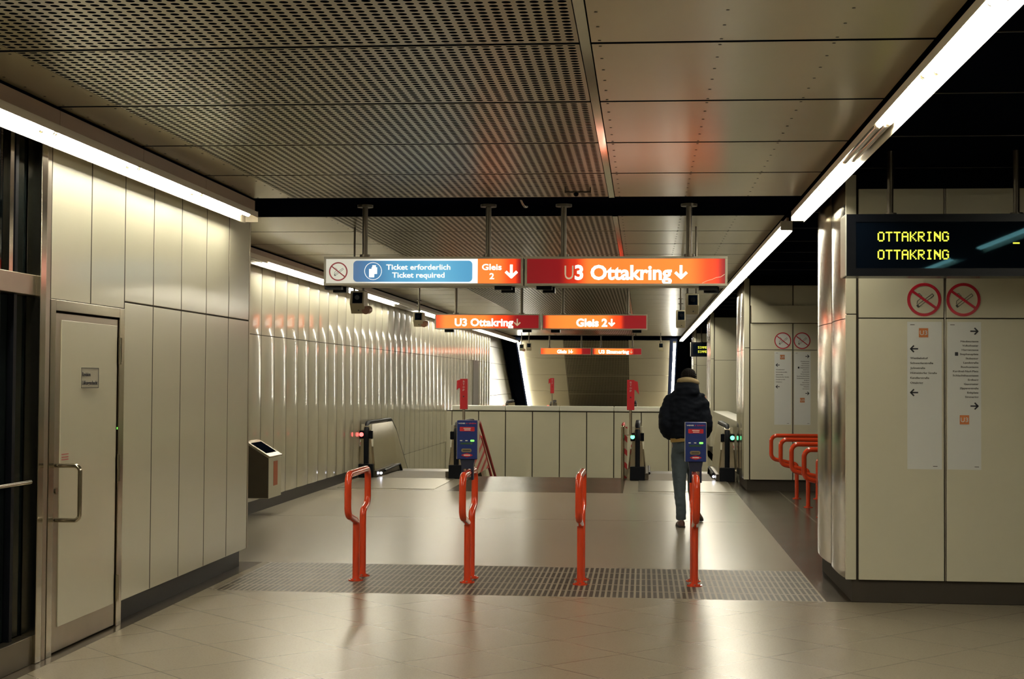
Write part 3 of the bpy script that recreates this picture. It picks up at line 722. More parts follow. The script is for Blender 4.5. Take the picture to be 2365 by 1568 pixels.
# third pair, far
Y3 = 53.0
t = hanging_sign('farthest lit red sign reading Gleis 1', -3.684, -1.865, 2.60, 2.85, Y3, 0.3, (-3.359, -2.212),
    face_mat('lit_face_d', -3.66, -1.885, [(0.0, OR2, .9), (0.12, OR1, 1.3), (0.6, OR1, 1.5), (0.78, OR2, .9), (0.85, RD, .8), (1.0, RD, .75)]))
text('lettering', 'Gleis 1', -3.08, 2.655, Y3, 0.44, 0.125, 'wtext', t, off=0.04)
arrow(B(), -2.57, 2.72, 0.12, -PI/2, Y3 - 0.004, Y3, 0.026).make('arrow', 'wtext', t)
t = hanging_sign('farthest lit red sign reading U3 Simmering', -1.835, -0.065, 2.60, 2.85, Y3, 0.3, (-1.517, -0.393),
    face_mat('lit_face_e', -1.815, -0.085, [(0.0, RD, .9), (0.10, OR1, 1.3), (0.6, OR1, 1.5), (0.76, OR2, 1.1), (0.86, RD, .8), (1.0, RD, .75)]))
text('lettering', 'U3 Simmering', -1.60, 2.655, Y3, 1.08, 0.125, 'wtext', t, off=0.04)
arrow(B(), -0.44, 2.72, 0.12, -PI/2, Y3 - 0.004, Y3, 0.022).make('arrow', 'dtext', t)

# ================================================================== DEPARTURE DISPLAYS
GLYPH = {'O': '01110 10001 10001 10001 10001 10001 01110', 'T': '11111 00100 00100 00100 00100 00100 00100', 'A': '01110 10001 10001 11111 10001 10001 10001',
 'K': '10001 10010 10100 11000 10100 10010 10001', 'R': '11110 10001 10001 11110 10100 10010 10001', 'I': '01110 00100 00100 00100 00100 00100 01110',
 'N': '10001 11001 11101 10111 10011 10001 10001', 'G': '01110 10001 10000 10011 10001 10001 01110', 'S': '01111 10000 10000 01110 00001 00001 11110',
 'M': '10001 11011 10101 10101 10001 10001 10001', 'E': '11111 10000 10000 11110 10000 10000 11111', '-': '00000 00000 00000 11111 00000 00000 00000'}
def led(word, x, z, wid, h, y, parent):
    n = len(word); px = wid / (n * 6 - 1); pz = h / 7; b = B()
    for i, ch in enumerate(word):
        for r_i, row in enumerate(GLYPH[ch].split()):
            for c_i, bit in enumerate(row):
                if bit == '1':
                    X = x + (i * 6 + c_i) * px; Z = z + h - (r_i + 1) * pz
                    b.box(X - px * 0.02, X + px * 1.02, y - 0.003, y - 0.001, Z - pz * 0.02, Z + pz * 1.02)
    return b.make('lettering', 'yellow', parent)
def display(y, word, label):
    x0, x1, z0, z1 = 1.412, 3.6, 2.428, 2.865
    t = thing('departure_display', (2.5, y + 0.12, 2.865), label, 'display', 'departure displays')
    B().box(x0 + 0.012, x1, y + 0.01, y + 0.25, z0, z1).make('housing', 'blackp', t, bevel=0.006)
    B().box(x0, x0 + 0.012, y + 0.012, y + 0.26, z0 + 0.002, z1 - 0.002).make('end_cap', 'white', t, bevel=0.003)
    b = B().box(x0 + 0.01, x1, y, y + 0.012, z1 - 0.055, z1).box(x0 + 0.01, x1, y, y + 0.012, z0, z0 + 0.055).box(x0 + 0.01, x0 + 0.075, y, y + 0.012, z0 + 0.055, z1 - 0.055)
    b.make('bezel', 'blackp', t)
    B().box(x0 + 0.07, x1, y + 0.005, y + 0.012, z0 + 0.05, z1 - 0.05).make('screen', 'screen', t)
    led(word, 1.637, 2.672 + 0.0, 0.490, 0.068, y + 0.004, t); led(word, 1.637, 2.545, 0.490, 0.068, y + 0.004, t)
    led('-', 2.565, 2.625, 0.045, 0.068, y + 0.004, t)
    for rx in (1.745, 2.62):
        B().cyl((rx, y + 0.13, 2.86), (rx, y + 0.13, 3.328), 0.022).cyl((rx, y + 0.13, 2.862), (rx, y + 0.13, 2.885), 0.045).make('suspension_rod', 'steeld', t, smooth='a')
    return t
display(10.6, 'OTTAKRING', 'black hanging display with yellow letters reading Ottakring twice before the near pillar')
display(45.2, 'SIMMERING', 'small distant black display with yellow letters, half hidden by a pillar edge')

# ================================================================== NOTICES ON THE PILLARS
LEFT = ['Westbahnhof', 'Schweglerstraße', 'Johnstraße', 'Hütteldorfer Straße', 'Kendlerstraße', 'Ottakring']
RIGHT = ['Neubaugasse', 'Volkstheater', 'Herrengasse', 'Stephansplatz', 'Stubentor', 'Landstraße', 'Rochusgasse', 'Kardinal-Nagl-Platz', 'Schlachthausgasse', 'Erdberg', 'Gasometer', 'Zippererstraße', 'Enkplatz', 'Simmering']
def notices(y, near):
    wh = 'on the near pillar' if near else 'on the second pillar behind orange hoops'
    yy = y - 0.005
    for cx, side in ((2.140, 'above the six-station notice'), (2.434, 'above the fourteen-station notice')):
        s = thing('no_smoking_sign', (cx, yy, 2.317), 'round no-smoking sign %s %s' % (side, wh), 'sign', 'no-smoking signs')
        g = B(); n = 40; g.xz([(cx + 0.128 * math.cos(2*PI*i/n), 2.317 + 0.128 * math.sin(2*PI*i/n)) for i in range(n)], yy - 0.0015, yy)
        g.make('disc', 'paper' if not near else 'enamel_matte', s)
        no_smoking(cx, 2.317, 0.128, yy - 0.0015, s, 1.0 if near else 0.7)
    # left list
    s = thing('station_notice', (2.14, yy, 1.02), 'tall white notice listing six stations %s' % wh, 'notice', 'station notices')
    B().box(2.013, 2.272, yy - 0.0015, yy, 1.02, 2.147).make('sheet', 'paper', s)
    B().box(2.100, 2.170, yy - 0.003, yy - 0.001, 2.028, 2.098).make('line_square', 'u3', s)
    text('lettering', 'U3', 2.107, 2.046, yy - 0.003, 0.056, 0.036, 'paper', s, th=0.001, off=0.01)
    for z in (1.940, 1.605): arrow(B(), 2.064, z, 0.060, PI, yy - 0.003, yy - 0.001, 0.011).make('arrow', 'ink', s)
    ws = [0.132, 0.172, 0.112, 0.200, 0.142, 0.096]
    for i, (n, w_) in enumerate(zip(LEFT, ws)): text('lettering', n, 2.035, 1.862 - i * 0.0378, yy - 0.0015, w_, 0.015, 'inkg', s, th=0.001)
    B().box(2.035, 2.068, yy - 0.0025, yy - 0.001, 2.122, 2.127).box(2.205, 2.238, yy - 0.0025, yy - 0.001, 1.040, 1.045).make('imprint', 'inkg', s)
    s = thing('station_notice', (2.44, yy, 1.02), 'tall white notice listing fourteen stations %s' % wh, 'notice', 'station notices')
    B().box(2.314, 2.565, yy - 0.0015, yy, 1.02, 2.147).make('sheet', 'paper', s)
    B().box(2.405, 2.475, yy - 0.003, yy - 0.001, 1.365, 1.435).make('line_square', 'u3', s)
    text('lettering', 'U3', 2.412, 1.383, yy - 0.003, 0.056, 0.036, 'paper', s, th=0.001, off=0.01)
    for z in (2.076, 1.505): arrow(B(), 2.515, z, 0.060, 0, yy - 0.003, yy - 0.001, 0.011).make('arrow', 'ink', s)
    ws = [0.132, 0.120, 0.124, 0.138, 0.095, 0.112, 0.130, 0.190, 0.192, 0.078, 0.108, 0.140, 0.084, 0.100]
    for i, (n, w_) in enumerate(zip(RIGHT, ws)): text('lettering', n, 2.545, 1.992 - i * 0.0326, yy - 0.0015, w_, 0.014, 'inkg', s, align='R', th=0.001)
    B().xz(rrect(2.370, 2.394, 1.888, 1.916, 0.004), yy - 0.003, yy - 0.001).make('tram_symbol', 'ink', s)
    B().box(2.335, 2.368, yy - 0.0025, yy - 0.001, 2.122, 2.127).box(2.515, 2.548, yy - 0.0025, yy - 0.001, 1.040, 1.045).make('imprint', 'inkg', s)
notices(11.6, True); notices(23.2, False)

# ================================================================== ORANGE BARRIER HOOPS
def hoop(name, label, cat, group):
    t = thing(name, (0, 0, 0), label, cat, group)
    pts = [(0, 0, 0), (0, 0, 0.495), (0, -0.365, 0.575), (0, -0.365, 0.905), (0, 0.505, 0.905), (0, 0.505, 0.605), (0, 0.295, 0.56), (0, 0.295, 0)]
    path = fillet(pts, [0.05, 0.09, 0.085, 0.085, 0.09, 0.05])
    B().tube(path, 0.0285, n=16).make('loop_tube', 'orange', t, smooth='a')
    for y in (0, 0.295): B().cyl((0, y, 0), (0, y, 0.010), 0.062, n=24).cyl((0, y, 0.010), (0, y, 0.018), 0.040, n=20).make('base_flange', 'orange', t, smooth='a')
    for y in (0, 0.295): B().cyl((0.0, y - 0.046, 0.010), (0.0, y - 0.046, 0.017), 0.008, n=8).cyl((0.042, y + 0.02, 0.010), (0.042, y + 0.02, 0.017), 0.008, n=8).cyl((-0.042, y + 0.02, 0.010), (-0.042, y + 0.02, 0.017), 0.008, n=8).make('bolt', 'steelb', t)
    return t
h0 = hoop('barrier_hoop', 'orange tubular hoop standing nearest the side wall on the grooved strip, farthest from the person', 'barrier', 'hoops on the grooved strip')
h0.location = (-2.387, 12.28, 0)
first = h0
for i, (x, y, lab) in enumerate(((-1.450, 12.28, 'orange tubular hoop carrying the blue validator in front of the escalator newel'), (-0.513, 12.28, 'orange tubular hoop without a validator standing between the two blue validators'),
                  (0.424, 12.32, 'orange tubular hoop carrying the blue validator in front of the walking person'))):
    c = copy_tree(h0); c.location = (x, y, 0); c['label'] = lab
for i, (yy, lab) in enumerate(((21.7, 'farthest orange hoop, reaching out most beside the second pillar'), (20.22, 'second farthest orange hoop of the row beside the second pillar'), (18.75, 'middle orange hoop of the side row, black band around its foot'),
                   (17.3, 'second nearest orange hoop of the side row, partly behind the near pillar'), (15.85, 'nearest orange hoop of the side row, only its rounded end showing past the near pillar'))):
    c = copy_tree(h0); c.location = (2.205, yy, 0); c.rotation_euler = (0, 0, -PI / 2); c['label'] = lab; c['group'] = 'hoops between the pillars'
    if yy == 18.75:
        k = B().cyl((2.205, yy, 0.03), (2.205, yy, 0.115), 0.0305, n=16).make('black_band', 'blackp', c, smooth='a')
        k.matrix_parent_inverse = (Matrix.Translation((2.205, yy, 0)) @ Matrix.Rotation(-PI / 2, 4, 'Z')).inverted()

# ================================================================== TICKET VALIDATORS
def validator(cx, y, label):
    t = thing('ticket_validator', (cx, y, 0.85), label, 'ticket validator', 'blue ticket validators')
    B().box(cx - 0.086, cx + 0.086, y, y + 0.125, 1.018, 1.342).make('housing', 'blue', t, bevel=0.006)
    B().box(cx - 0.088, cx - 0.081, y + 0.004, y + 0.128, 1.02, 1.34).box(cx + 0.081, cx + 0.088, y + 0.004, y + 0.128, 1.02, 1.34).make('side_trim', 'alu', t)
    B().xz([(cx - 0.060, 1.018), (cx + 0.060, 1.018), (cx + 0.050, 0.965), (cx + 0.050, 0.845), (cx + 0.031, 0.845), (cx + 0.031, 0.937), (cx - 0.031, 0.937), (cx - 0.031, 0.845), (cx - 0.050, 0.845), (cx - 0.050, 0.965)], y + 0.02, y + 0.10).make('bracket', 'blued', t, bevel=0.003)
    text('lettering', 'WIENER', cx - 0.075, 1.313, y, 0.060, 0.009, 'white', t, th=0.001, off=0.03)
    text('lettering', 'LINIEN', cx + 0.012, 1.313, y, 0.062, 0.009, 'redp', t, th=0.001, off=0.03)
    B().xz([(cx + 0.004 * math.cos(a * PI / 6) - 0.003, 1.317 + 0.005 * math.sin(a * PI / 6)) for a in range(12)], y - 0.001, y).make('emblem', 'redp', t)
    B().xz(rrect(cx - 0.062, cx + 0.062, 1.252, 1.288, 0.005), y - 0.002, y + 0.001).make('red_label', 'redp', t)
    B().box(cx - 0.030, cx + 0.030, y - 0.003, y - 0.0015, 1.273, 1.279).box(cx - 0.024, cx + 0.028, y - 0.003, y - 0.0015, 1.260, 1.266).make('label_print', 'white', t)
    for dx, m_ in ((-0.050, 'white'), (-0.005, 'white')): B().xz(rrect(cx + dx - 0.010, cx + dx + 0.010, 1.170, 1.178, 0.003), y - 0.002, y + 0.001).make('indicator', m_, t)
    B().xz(rrect(cx + 0.028, cx + 0.060, 1.166, 1.181, 0.005), y - 0.003, y + 0.001).make('green_indicator', 'greens', t)
    B().box(cx - 0.055, cx + 0.045, y - 0.001, y + 0.001, 1.142, 1.158).make('printed_text', 'greenp', t)
    B().xz(rrect(cx - 0.048, cx + 0.038, 1.078, 1.108, 0.014), y - 0.004, y + 0.001).make('slot_surround', 'brass', t)
    B().box(cx - 0.034, cx + 0.026, y - 0.006, y - 0.003, 1.089, 1.096).make('ticket_slot', 'ink', t)
    B().xz([(cx - 0.050, 1.053), (cx - 0.030, 1.062), (cx, 1.070), (cx + 0.030, 1.062), (cx + 0.050, 1.053), (cx + 0.030, 1.044), (cx, 1.036), (cx - 0.030, 1.044)], y - 0.002, y + 0.001).make('red_arrow_label', 'redp', t)
    B().box(cx - 0.027, cx + 0.027, y - 0.003, y - 0.0015, 1.049, 1.057).make('label_print', 'white', t)
    return t
validator(-1.462, 12.30, 'blue ticket validator on the hoop in front of the escalator and red stop box')
validator(0.430, 12.30, 'blue ticket validator overlapping the legs of the walking person')

# ================================================================== ESCALATORS AND STAIRS
def escalator(xl, xr, ye, label, lamp, rx=1):
    """two balustrades centred on xl and xr, entrance at ye, going down away from the entrance"""
    t = thing('escalator', ((xl + xr) / 2, ye, 0), label, 'escalator', 'escalators')
    lv, run = ye + 2.35, 8.3; dn = run * math.tan(math.radians(30))
    for x, sg in ((xl, -1), (xr, 1)):
        b = B(); prof = []
        for yy, dz, f in ((ye + 0.045, 0, 0.80), (ye + 0.10, 0, 1.0), (lv, 0, 1.0), (lv + 0.5, -0.2, 1.0), (lv + run, -dn, 1.0)):
            W = lambda q, w_: x + q * (w_ + (0.02 if q == sg else 0)) * f
            zt_ = 0.905 - (0.03 if f < 1 else 0)
            prof.append([(x - 0.05 * f, yy, zt_ + dz), (x + 0.05 * f, yy, zt_ + dz), (W(1, .098), yy, 0.62 + dz), (W(1, .135), yy, 0.24 + dz), (W(1, .145), yy, -0.02 + dz), (W(-1, .145), yy, -0.02 + dz), (W(-1, .135), yy, 0.24 + dz), (W(-1, .098), yy, 0.62 + dz)])
        bal = b.loft(prof).make('balustrade', 'esteel', t)
        # handrail belt: round the newel, level, then down
        path = [tuple(p) for p in fillet([(x, ye + 0.40, 0.14), (x, ye + 0.03, 0.14), (x, ye, 0.94), (x, lv, 0.94), (x, lv + 0.5, 0.75), (x, lv + run, 0.94 - dn)], [0.10, 0.24, 0.6, 0.3])]
        hb = B(); 
        rings = []
        for i, p in enumerate(path):
            q0, q1 = Vector(path[max(0, i-1)]), Vector(path[min(len(path)-1, i+1)]); d = (q1 - q0).normalized(); nrm = Vector((1, 0, 0)).cross(d)
            P = Vector(p); rings.append([P + Vector((u, 0, 0)) + nrm * v for u, v in ((-0.04, -0.02), (0.04, -0.02), (0.04, 0.015), (0.025, 0.025), (-0.025, 0.025), (-0.04, 0.015))])
        hb.loft(rings).make('handrail', 'rubber', t, smooth='a')
        # newel dress: dark base box, belt inlet, lamp plate
        B().box(x - 0.125, x + 0.125, ye - 0.02, ye + 0.25, 0.0, 0.235).make('inlet_box', 'rubber', bal, bevel=0.01)
        B().box(x + (-0.175 if sg < 0 else 0.125), x + (-0.125 if sg < 0 else 0.175), ye, ye + 0.3, 0, 0.20).make('foot_plate', 'steel', bal, bevel=0.004)
        for q in (-1, 1):
            o_, i_ = x + q * (0.122 if q == sg else 0.108), x + q * 0.044
            B().box(min(o_, i_), max(o_, i_), ye + 0.03, ye + 0.10, 0.665, 0.80).make('lamp_plate', 'blackp', bal, bevel=0.006)
            B().box(min(o_, i_), max(o_, i_), ye + 0.06, ye + 0.105, 0.53, 0.655).make('white_plate', 'white', bal, bevel=0.003)
            o_ = x + q * (0.095 if q == sg else 0.085)
            B().box(min(o_, i_), max(o_, i_), ye + 0.06, ye + 0.105, 0.81, 0.91).make('upper_plate', 'alu', bal, bevel=0.003)
        B().cyl((x + 0.085 * sg, ye + 0.02, 0.735), (x + 0.085 * sg, ye + 0.03, 0.735), 0.036, n=20).make('signal_lamp', lamp, bal, smooth='a')
        ring_xz(B(), x + 0.085 * sg, 0.58, ye + 0.056, ye + 0.06, 0.030, 0.023, 20).make('pictogram', 'redr', bal)
        # skirt with brush on the inner side
        xi = x - sg * 0.155
        B().yz([(ye + 0.05, 0.02), (ye + 0.05, 0.12), (lv, 0.12), (lv + run, 0.12 - dn), (lv + run, 0.0 - dn), (lv, 0.0)], xi - 0.03, xi + 0.03).make('skirt', 'steeld', bal)
        B().tube([(xi - sg * 0.045, ye + 0.75, 0.08), (xi - sg * 0.045, lv, 0.11), (xi - sg * 0.045, lv + run, 0.11 - dn)], 0.022, n=8).make('skirt_brush', 'rubber', bal)
    xi = xl + 0.215 if rx < 0 else xr - 0.215
    B().cyl((xi, ye + 0.28, 0.065), (xi, ye + 0.30, 0.065), 0.020, n=12).make('foot_lamp', 'foot', t)
    B().box(xl + 0.13, xr - 0.13, ye + 0.05, lv - 0.45, 0.0, 0.008).make('comb_plate', 'comb', t)
    B().box(xl + 0.02, xr - 0.02, ye - 2.45, ye + 0.05, 0.0, 0.006).make('landing_plate', 'steelp', t)
    b = B(); k = 0
    for i in range(18):
        y_ = lv - 0.45 + i * 0.4; z_ = -0.02 - max(0, i - 2) * 0.231; b.box(xl + 0.16, xr - 0.16, y_, y_ + 0.4, z_ - 0.25, z_)
    b.make('steps', 'steeld', t)
    return t
M['comb'] = mat('brown_ribbed_comb_plate', (0.12, 0.095, 0.062), 0.6)
M['steelp'] = mat('worn_metal_landing', (0.30, 0.275, 0.215), 0.28, 0.55, noise=0.2, nscale=160)
escalator(-4.715, -3.165, 25.05, 'escalator beside the ribbed wall with red signal lamps', 'redl', -1)
escalator(-0.095, 1.405, 25.15, 'escalator in front of the walking person with green signal lamps', 'green', 1)
# far escalators whose heads just show over the stairwell wall
def far_escalator(xl, xr, ye, label, lamp):
    t = thing('escalator', ((xl + xr) / 2, ye, 0), label, 'escalator', 'far escalators')
    for x in (xl, xr):
        b = B(); bal = b.loft([[(x - 0.05, y, 0.93), (x + 0.05, y, 0.93), (x + 0.16, y, 0), (x - 0.16, y, 0)] for y in (ye + 0.1, ye + 2.4)]).make('balustrade', 'steel', t)
        path = [(x, ye + 0.40 - 0.40 * math.sin(a), 0.58 - 0.40 * math.cos(a)) for a in [PI * k / 12 for k in range(0, 13)]] + [(x, ye + 2.4, 0.98)]
        B().tube(path, 0.042, n=8).make('handrail', 'rubber', t, smooth='a')
        B().cyl((x - 0.1, ye + 0.03, 0.83), (x - 0.1, ye + 0.06, 0.83), 0.045).make('signal_lamp', lamp, bal)
far_escalator(-4.42, -2.98, 48.0, 'distant escalator head peeping over the stairwell wall below the small stop box', 'redl')
far_escalator(-0.26, 1.20, 48.0, 'distant escalator head with a green lamp behind the bigger stop box', 'green')
# stairs between the escalators
b = B()
for i in range(24): b.box(-2.98, -0.28, 25.8 + i * 0.32, 25.8 + (i + 1) * 0.32, -0.16 * (i + 1) - 0.2, -0.16 * (i + 1))
st_ = tag(b.make('staircase', 'stair'), 'stone stairs going down between the two escalators', 'stairs')
def stair_gate(x, label, sg):
    t = thing('stair_railing', (x, 25.3, 0), label, 'railing', 'red railings beside the stairs')
    B().cyl((x + 0.045 * sg, 25.27, 0), (x + 0.045 * sg, 25.27, 0.90), 0.030).sphere((x + 0.045 * sg, 25.27, 0.90), 0.030).make('post', 'steel', t, smooth='a')
    rp = fillet([(x, 25.35, 0.60), (x, 25.35, 0.93), (x, 26.25, 0.93), (x, 29.2, -0.24)], [0.08, 0.3])
    B().tube(rp, 0.026).make('rail', 'redp', t, smooth='a')
    B().tube([(x, 26.5, 0.66), (x, 28.35, -0.16)], 0.024).make('lower_rail', 'redp', t, smooth='a')
    B().yz([(25.42, 0.03), (25.42, 0.88), (26.25, 0.80), (26.5, 0.62), (27.95, 0.03)], x - 0.006, x + 0.006).make('striped_panel', 'hazard', t)
    return t
stair_gate(-2.90, 'red handrail with striped panel beside the stairs, next to the validator on its hoop', 0)
sg_ = stair_gate(-0.345, 'red and white striped stair railing with steel post below the bigger stop box', 0)
B().box(-0.332, -0.270, 25.30, 25.32, 0.03, 0.90).make('striped_end_board', 'hazard2', sg_)
# white cladding ledge right of the right-hand escalator
ts = B().box(1.60, 1.95, 25.2, 34.7, 0.985, 1.0); o = struct(ts.make('trim_2', 'white', bevel=0.004))
B().box(1.93, 1.96, 25.2, 34.7, 0.0, 0.985).make('side', 'enamel_matte', o)
B().box(1.60, 1.63, 25.2, 34.7, 0.0, 0.985).make('side', 'enamel_matte', o)

# emergency stop boxes on poles
def stop_box(x, y, zb, zt, wd, side, label, pole0=0.0, drop=0.0):
    t = thing('emergency_stop_box', (x, y, pole0), label, 'emergency stop box', 'red stop boxes')
    B().cyl((x, y + 0.04, pole0), (x, y + 0.04, zb + 0.02), 0.024).cyl((x, y + 0.04, pole0), (x, y + 0.04, pole0 + 0.012), 0.07).make('pole', 'steelb', t, smooth='a')
    bx = B().box(x - wd / 2, x + wd / 2, y, y + 0.10, zb, zt).make('box', 'redp', t, bevel=0.006)
    if side:
        xa = x + side * wd / 2
        B().xz([(xa, zt - 0.015), (xa + side * 0.055, zt - 0.03), (xa + side * (0.06 + drop * .3), zt - 0.19 - drop), (xa + side * 0.02, zt - 0.15 - drop * 0.3), (xa, zt - 0.17)], y + 0.01, y + 0.09).make('side_handle', 'redp', t, bevel=0.004)
    if zt - zb > 0:
        h = (zt - zb)
        for i, ch in enumerate('STOP'): text('lettering', ch, x, zt - h * (0.115 + 0.095 * i), y, 0.030, h * 0.062, 'paper', t, align='C', th=0.002, off=0.0)
        B().cyl((x, y - 0.004, zb + h * 0.42), (x, y, zb + h * 0.42), 0.012).make('key_button', 'ink', t)
    return t
stop_box(-3.030, 24.95, 1.183, 1.697, 0.125, -1, 'red stop box on a pole rising behind the validator on its hoop', pole0=0.76)
stop_box(-0.215, 25.15, 1.187, 1.697, 0.125, 1, 'red stop box with a hanging side handle beside the walking person', drop=0.06, pole0=0.76)
stop_box(-2.945, 48.0, 1.262, 1.756, 0.12, -1, 'small distant red stop box seen over the stairwell wall', pole0=0.76)

# ================================================================== CONTROL CABINET ON THE FAR LEFT WALL
t = thing('control_cabinet', (-4.7, 18.1, 0.2), 'cream wall cabinet with a sloping dark screen on the ribbed wall', 'cabinet')
xa, xb, ya, yb = -4.84, -4.545, 17.80, 18.42
b = B().prism([(xa, ya, 0.215), (xb, ya, 0.215), (xb, ya, 0.715), (xa, ya, 0.895)], (0, yb - ya, 0)); b.make('housing', 'enamel_matte', t, bevel=0.006)
sl = (0.895 - 0.715) / (xb - xa)
def top(xx, up): return 0.715 + (xb - xx) * sl + up
B().prism([(xa, ya - 0.01, top(xa, 0.002)), (xb + 0.01, ya - 0.01, top(xb + 0.01, 0.002)), (xb + 0.01, ya - 0.01, top(xb + 0.01, 0.020)), (xa, ya - 0.01, top(xa, 0.020))], (0, yb - ya + 0.02, 0)).make('top_frame', 'steel', t, bevel=0.003)
B().prism([(xa + 0.05, ya + 0.07, top(xa + 0.05, 0.020)), (xb - 0.05, ya + 0.07, top(xb - 0.05, 0.020)), (xb - 0.05, ya + 0.07, top(xb - 0.05, 0.024)), (xa + 0.05, ya + 0.07, top(xa + 0.05, 0.024))], (0, yb - ya - 0.14, 0)).make('screen', 'black', t)
B().xz([(xa + 0.004, 0.222), (xb - 0.006, 0.222), (xb - 0.006, 0.708), (xa + 0.004, 0.885)], ya - 0.004, ya).make('side_shade_panel', 'steeld', t)  # dark sheet stands in for the shade on this side of the housing
B().box(xb, xb + 0.003, 18.02, 18.22, 0.36, 0.66).make('orange_label', 'redo', t)

# dark service opening far along the ribbed wall
b = B().box(XF - 0.001, XF + 0.02, 42.0, 43.4, 0.0, 2.25); struct(b.make('door_2', 'steeld', bevel=0.004))

# ================================================================== SMALL CEILING PARTS
t = thing('ceiling_sprinkler_bar', (-0.55, 12.42, 3.3), 'thin dark bar with a round knob under the perforated ceiling sheets', 'fitting')
B().box(-0.665, -0.445, 12.40, 12.43, 3.255, 3.268).box(-0.665, -0.655, 12.40, 12.43, 3.26, 3.30).box(-0.455, -0.445, 12.40, 12.43, 3.26, 3.30).make('bar', 'joint', t)
B().sphere((-0.57, 12.415, 3.245), 0.022).make('knob', 'blackp', t, smooth=True)
t = thing('ceiling_hook', (-1.09, 13.4, 3.3), 'little pale metal hook hanging in the dark gap of the ceiling', 'fitting')
B().tube([(-1.12, 13.3, 3.33), (-1.10, 13.4, 3.28), (-1.085, 13.45, 3.26), (-1.07, 13.52, 3.27)], 0.010, n=8).make('hook', 'steelb', t, smooth=True)

# cameras in little housings
def cctv(x, y, zb, wd, h, label, cap=0, bracket='rod', tilt=0.25, zt=3.3, mirror=1):
    t = thing('surveillance_camera', (x, y, zb + h), label, 'camera', 'surveillance cameras')
    hw = wd / 2
    if bracket == 'rod':
        b = B().cyl((x, y + 0.1, zb + h - 0.03), (x, y + 0.1, zt), 0.014, n=10)
        for zz in (zb + h + 0.09, zb + h + 0.16): b.cyl((x, y + 0.1, zz), (x, y + 0.1, zz + 0.012), 0.034, n=10)
        b.make('hanger', 'steeld', t, smooth='a')
    else:
        b = B().cyl((x - hw * .7, y + 0.1, zb + h - 0.02), (x - hw * .7, y + 0.1, zt), 0.011, n=8).cyl((x + hw * .6, y + 0.1, zb + h - 0.02), (x + hw * .6, y + 0.1, zt), 0.011, n=8)
        b.box(x - hw, x + hw, y + 0.04, y + 0.14, zb + h - 0.01, zb + h + 0.006); b.make('hanger', 'steeld', t)
    # housing: front leans back downwards
    F = lambda yy, z, s=1.0: [(x - hw * s, yy, z), (x + hw * s, yy, z)]
    zm_ = zb + h * 0.42
    hs = B().yz([(y - 0.03, zm_), (y + 0.0, zb + h), (y + 0.22, zb + h), (y + 0.22, zb + 0.03), (y + 0.06, zb)], x - hw, x + hw).make('housing', 'camh', t, bevel=0.006)
    B().yz([(y - 0.034, zm_ + h * 0.03), (y - 0.006, zb + h * 0.93), (y - 0.001, zb + h * 0.93), (y - 0.028, zm_ + h * 0.03)], x - hw * 0.62, x + hw * 0.78).make('window', 'screen', t)
    B().cyl((x + hw * 0.1, y - 0.05, zm_ + h * 0.28), (x + hw * 0.1, y - 0.01, zm_ + h * 0.28), 0.026, n=16).make('lens', 'blackp', t, smooth='a')
    if cap: B().cyl((x + hw * 1.15 * mirror, y + 0.02, zb + 0.035), (x + hw * 1.15 * mirror, y + 0.20, zb + 0.05), 0.042, n=18).make('round_cap', 'camo', t, smooth='a')
    b = B()
    for dx, dz in ((-0.2, 0.24), (0.15, 0.10)): b.cyl((x + dx * hw, y + 0.015 + 0.02, zb + h * dz + 0.01), (x + dx * hw, y - 0.012 + 0.02, zb + h * dz + 0.01), 0.007, n=8)
    b.make('screw', 'ink', t)
cctv(-3.025, 15.5, 2.375, 0.15, 0.24, 'camera with a round copper cap hanging behind the ticket sign', cap=1, bracket='frame')
cctv(-3.215, 21.0, 2.435, 0.14, 0.21, 'dark fronted camera on a single rod between ticket sign and farther Ottakring sign', cap=1)
cctv(0.502, 15.5, 2.375, 0.135, 0.215, 'camera in a square wire bracket hanging behind the near Ottakring sign', bracket='frame')
cctv(0.520, 21.0, 2.430, 0.13, 0.25, 'camera on a single rod just behind the square bracketed camera')
cctv(-3.87, 50.0, 2.68, 0.17, 0.26, 'tiny distant camera at the end of the ribbed wall side ceiling')
cctv(-4.12, 50.0, 2.66, 0.15, 0.24, 'tiny distant camera with a round cap nearest the slanting light line', cap=1)
cctv(0.57, 50.0, 2.68, 0.17, 0.28, 'tiny distant camera near the person side slanting light line')

# ================================================================== THE WALKING PERSON (seen from behind)
def el(cx, cy, z, rx, ry, n=28, sq=2.3, tilt=0.0, rot=0.0):
    P = []
    for i in range(n):
        a = 2 * PI * i / n; c, s = math.cos(a), math.sin(a)
        X = rx * math.copysign(abs(c) ** (2 / sq), c); Y = ry * math.copysign(abs(s) ** (2 / sq), s)
        P.append((cx + X * math.cos(rot) - Y * math.sin(rot), cy + X * math.sin(rot) + Y * math.cos(rot), z + tilt * X))
    return P
PX, PY = 0.488, 17.42
def skin_chain(b, pts, n=16):
    """smooth tapering limb through (x, y, z, r)"""
    P = [Vector(p[:3]) for p in pts]; R = [p[3] for p in pts]; out = []; rr = []
    for i in range(len(P) - 1):
        p0, p1, p2, p3 = P[max(i-1, 0)], P[i], P[i+1], P[min(i+2, len(P)-1)]
        for k in range(5):
            t = k / 5; q = 0.5 * ((2*p1) + (-p0+p2)*t + (2*p0-5*p1+4*p2-p3)*t*t + (-p0+3*p1-3*p2+p3)*t**3)
            out.append(q); rr.append(R[i] * (1-t) + R[i+1] * t)
    out.append(P[-1]); rr.append(R[-1])
    b.tube(out, rr, n=n)
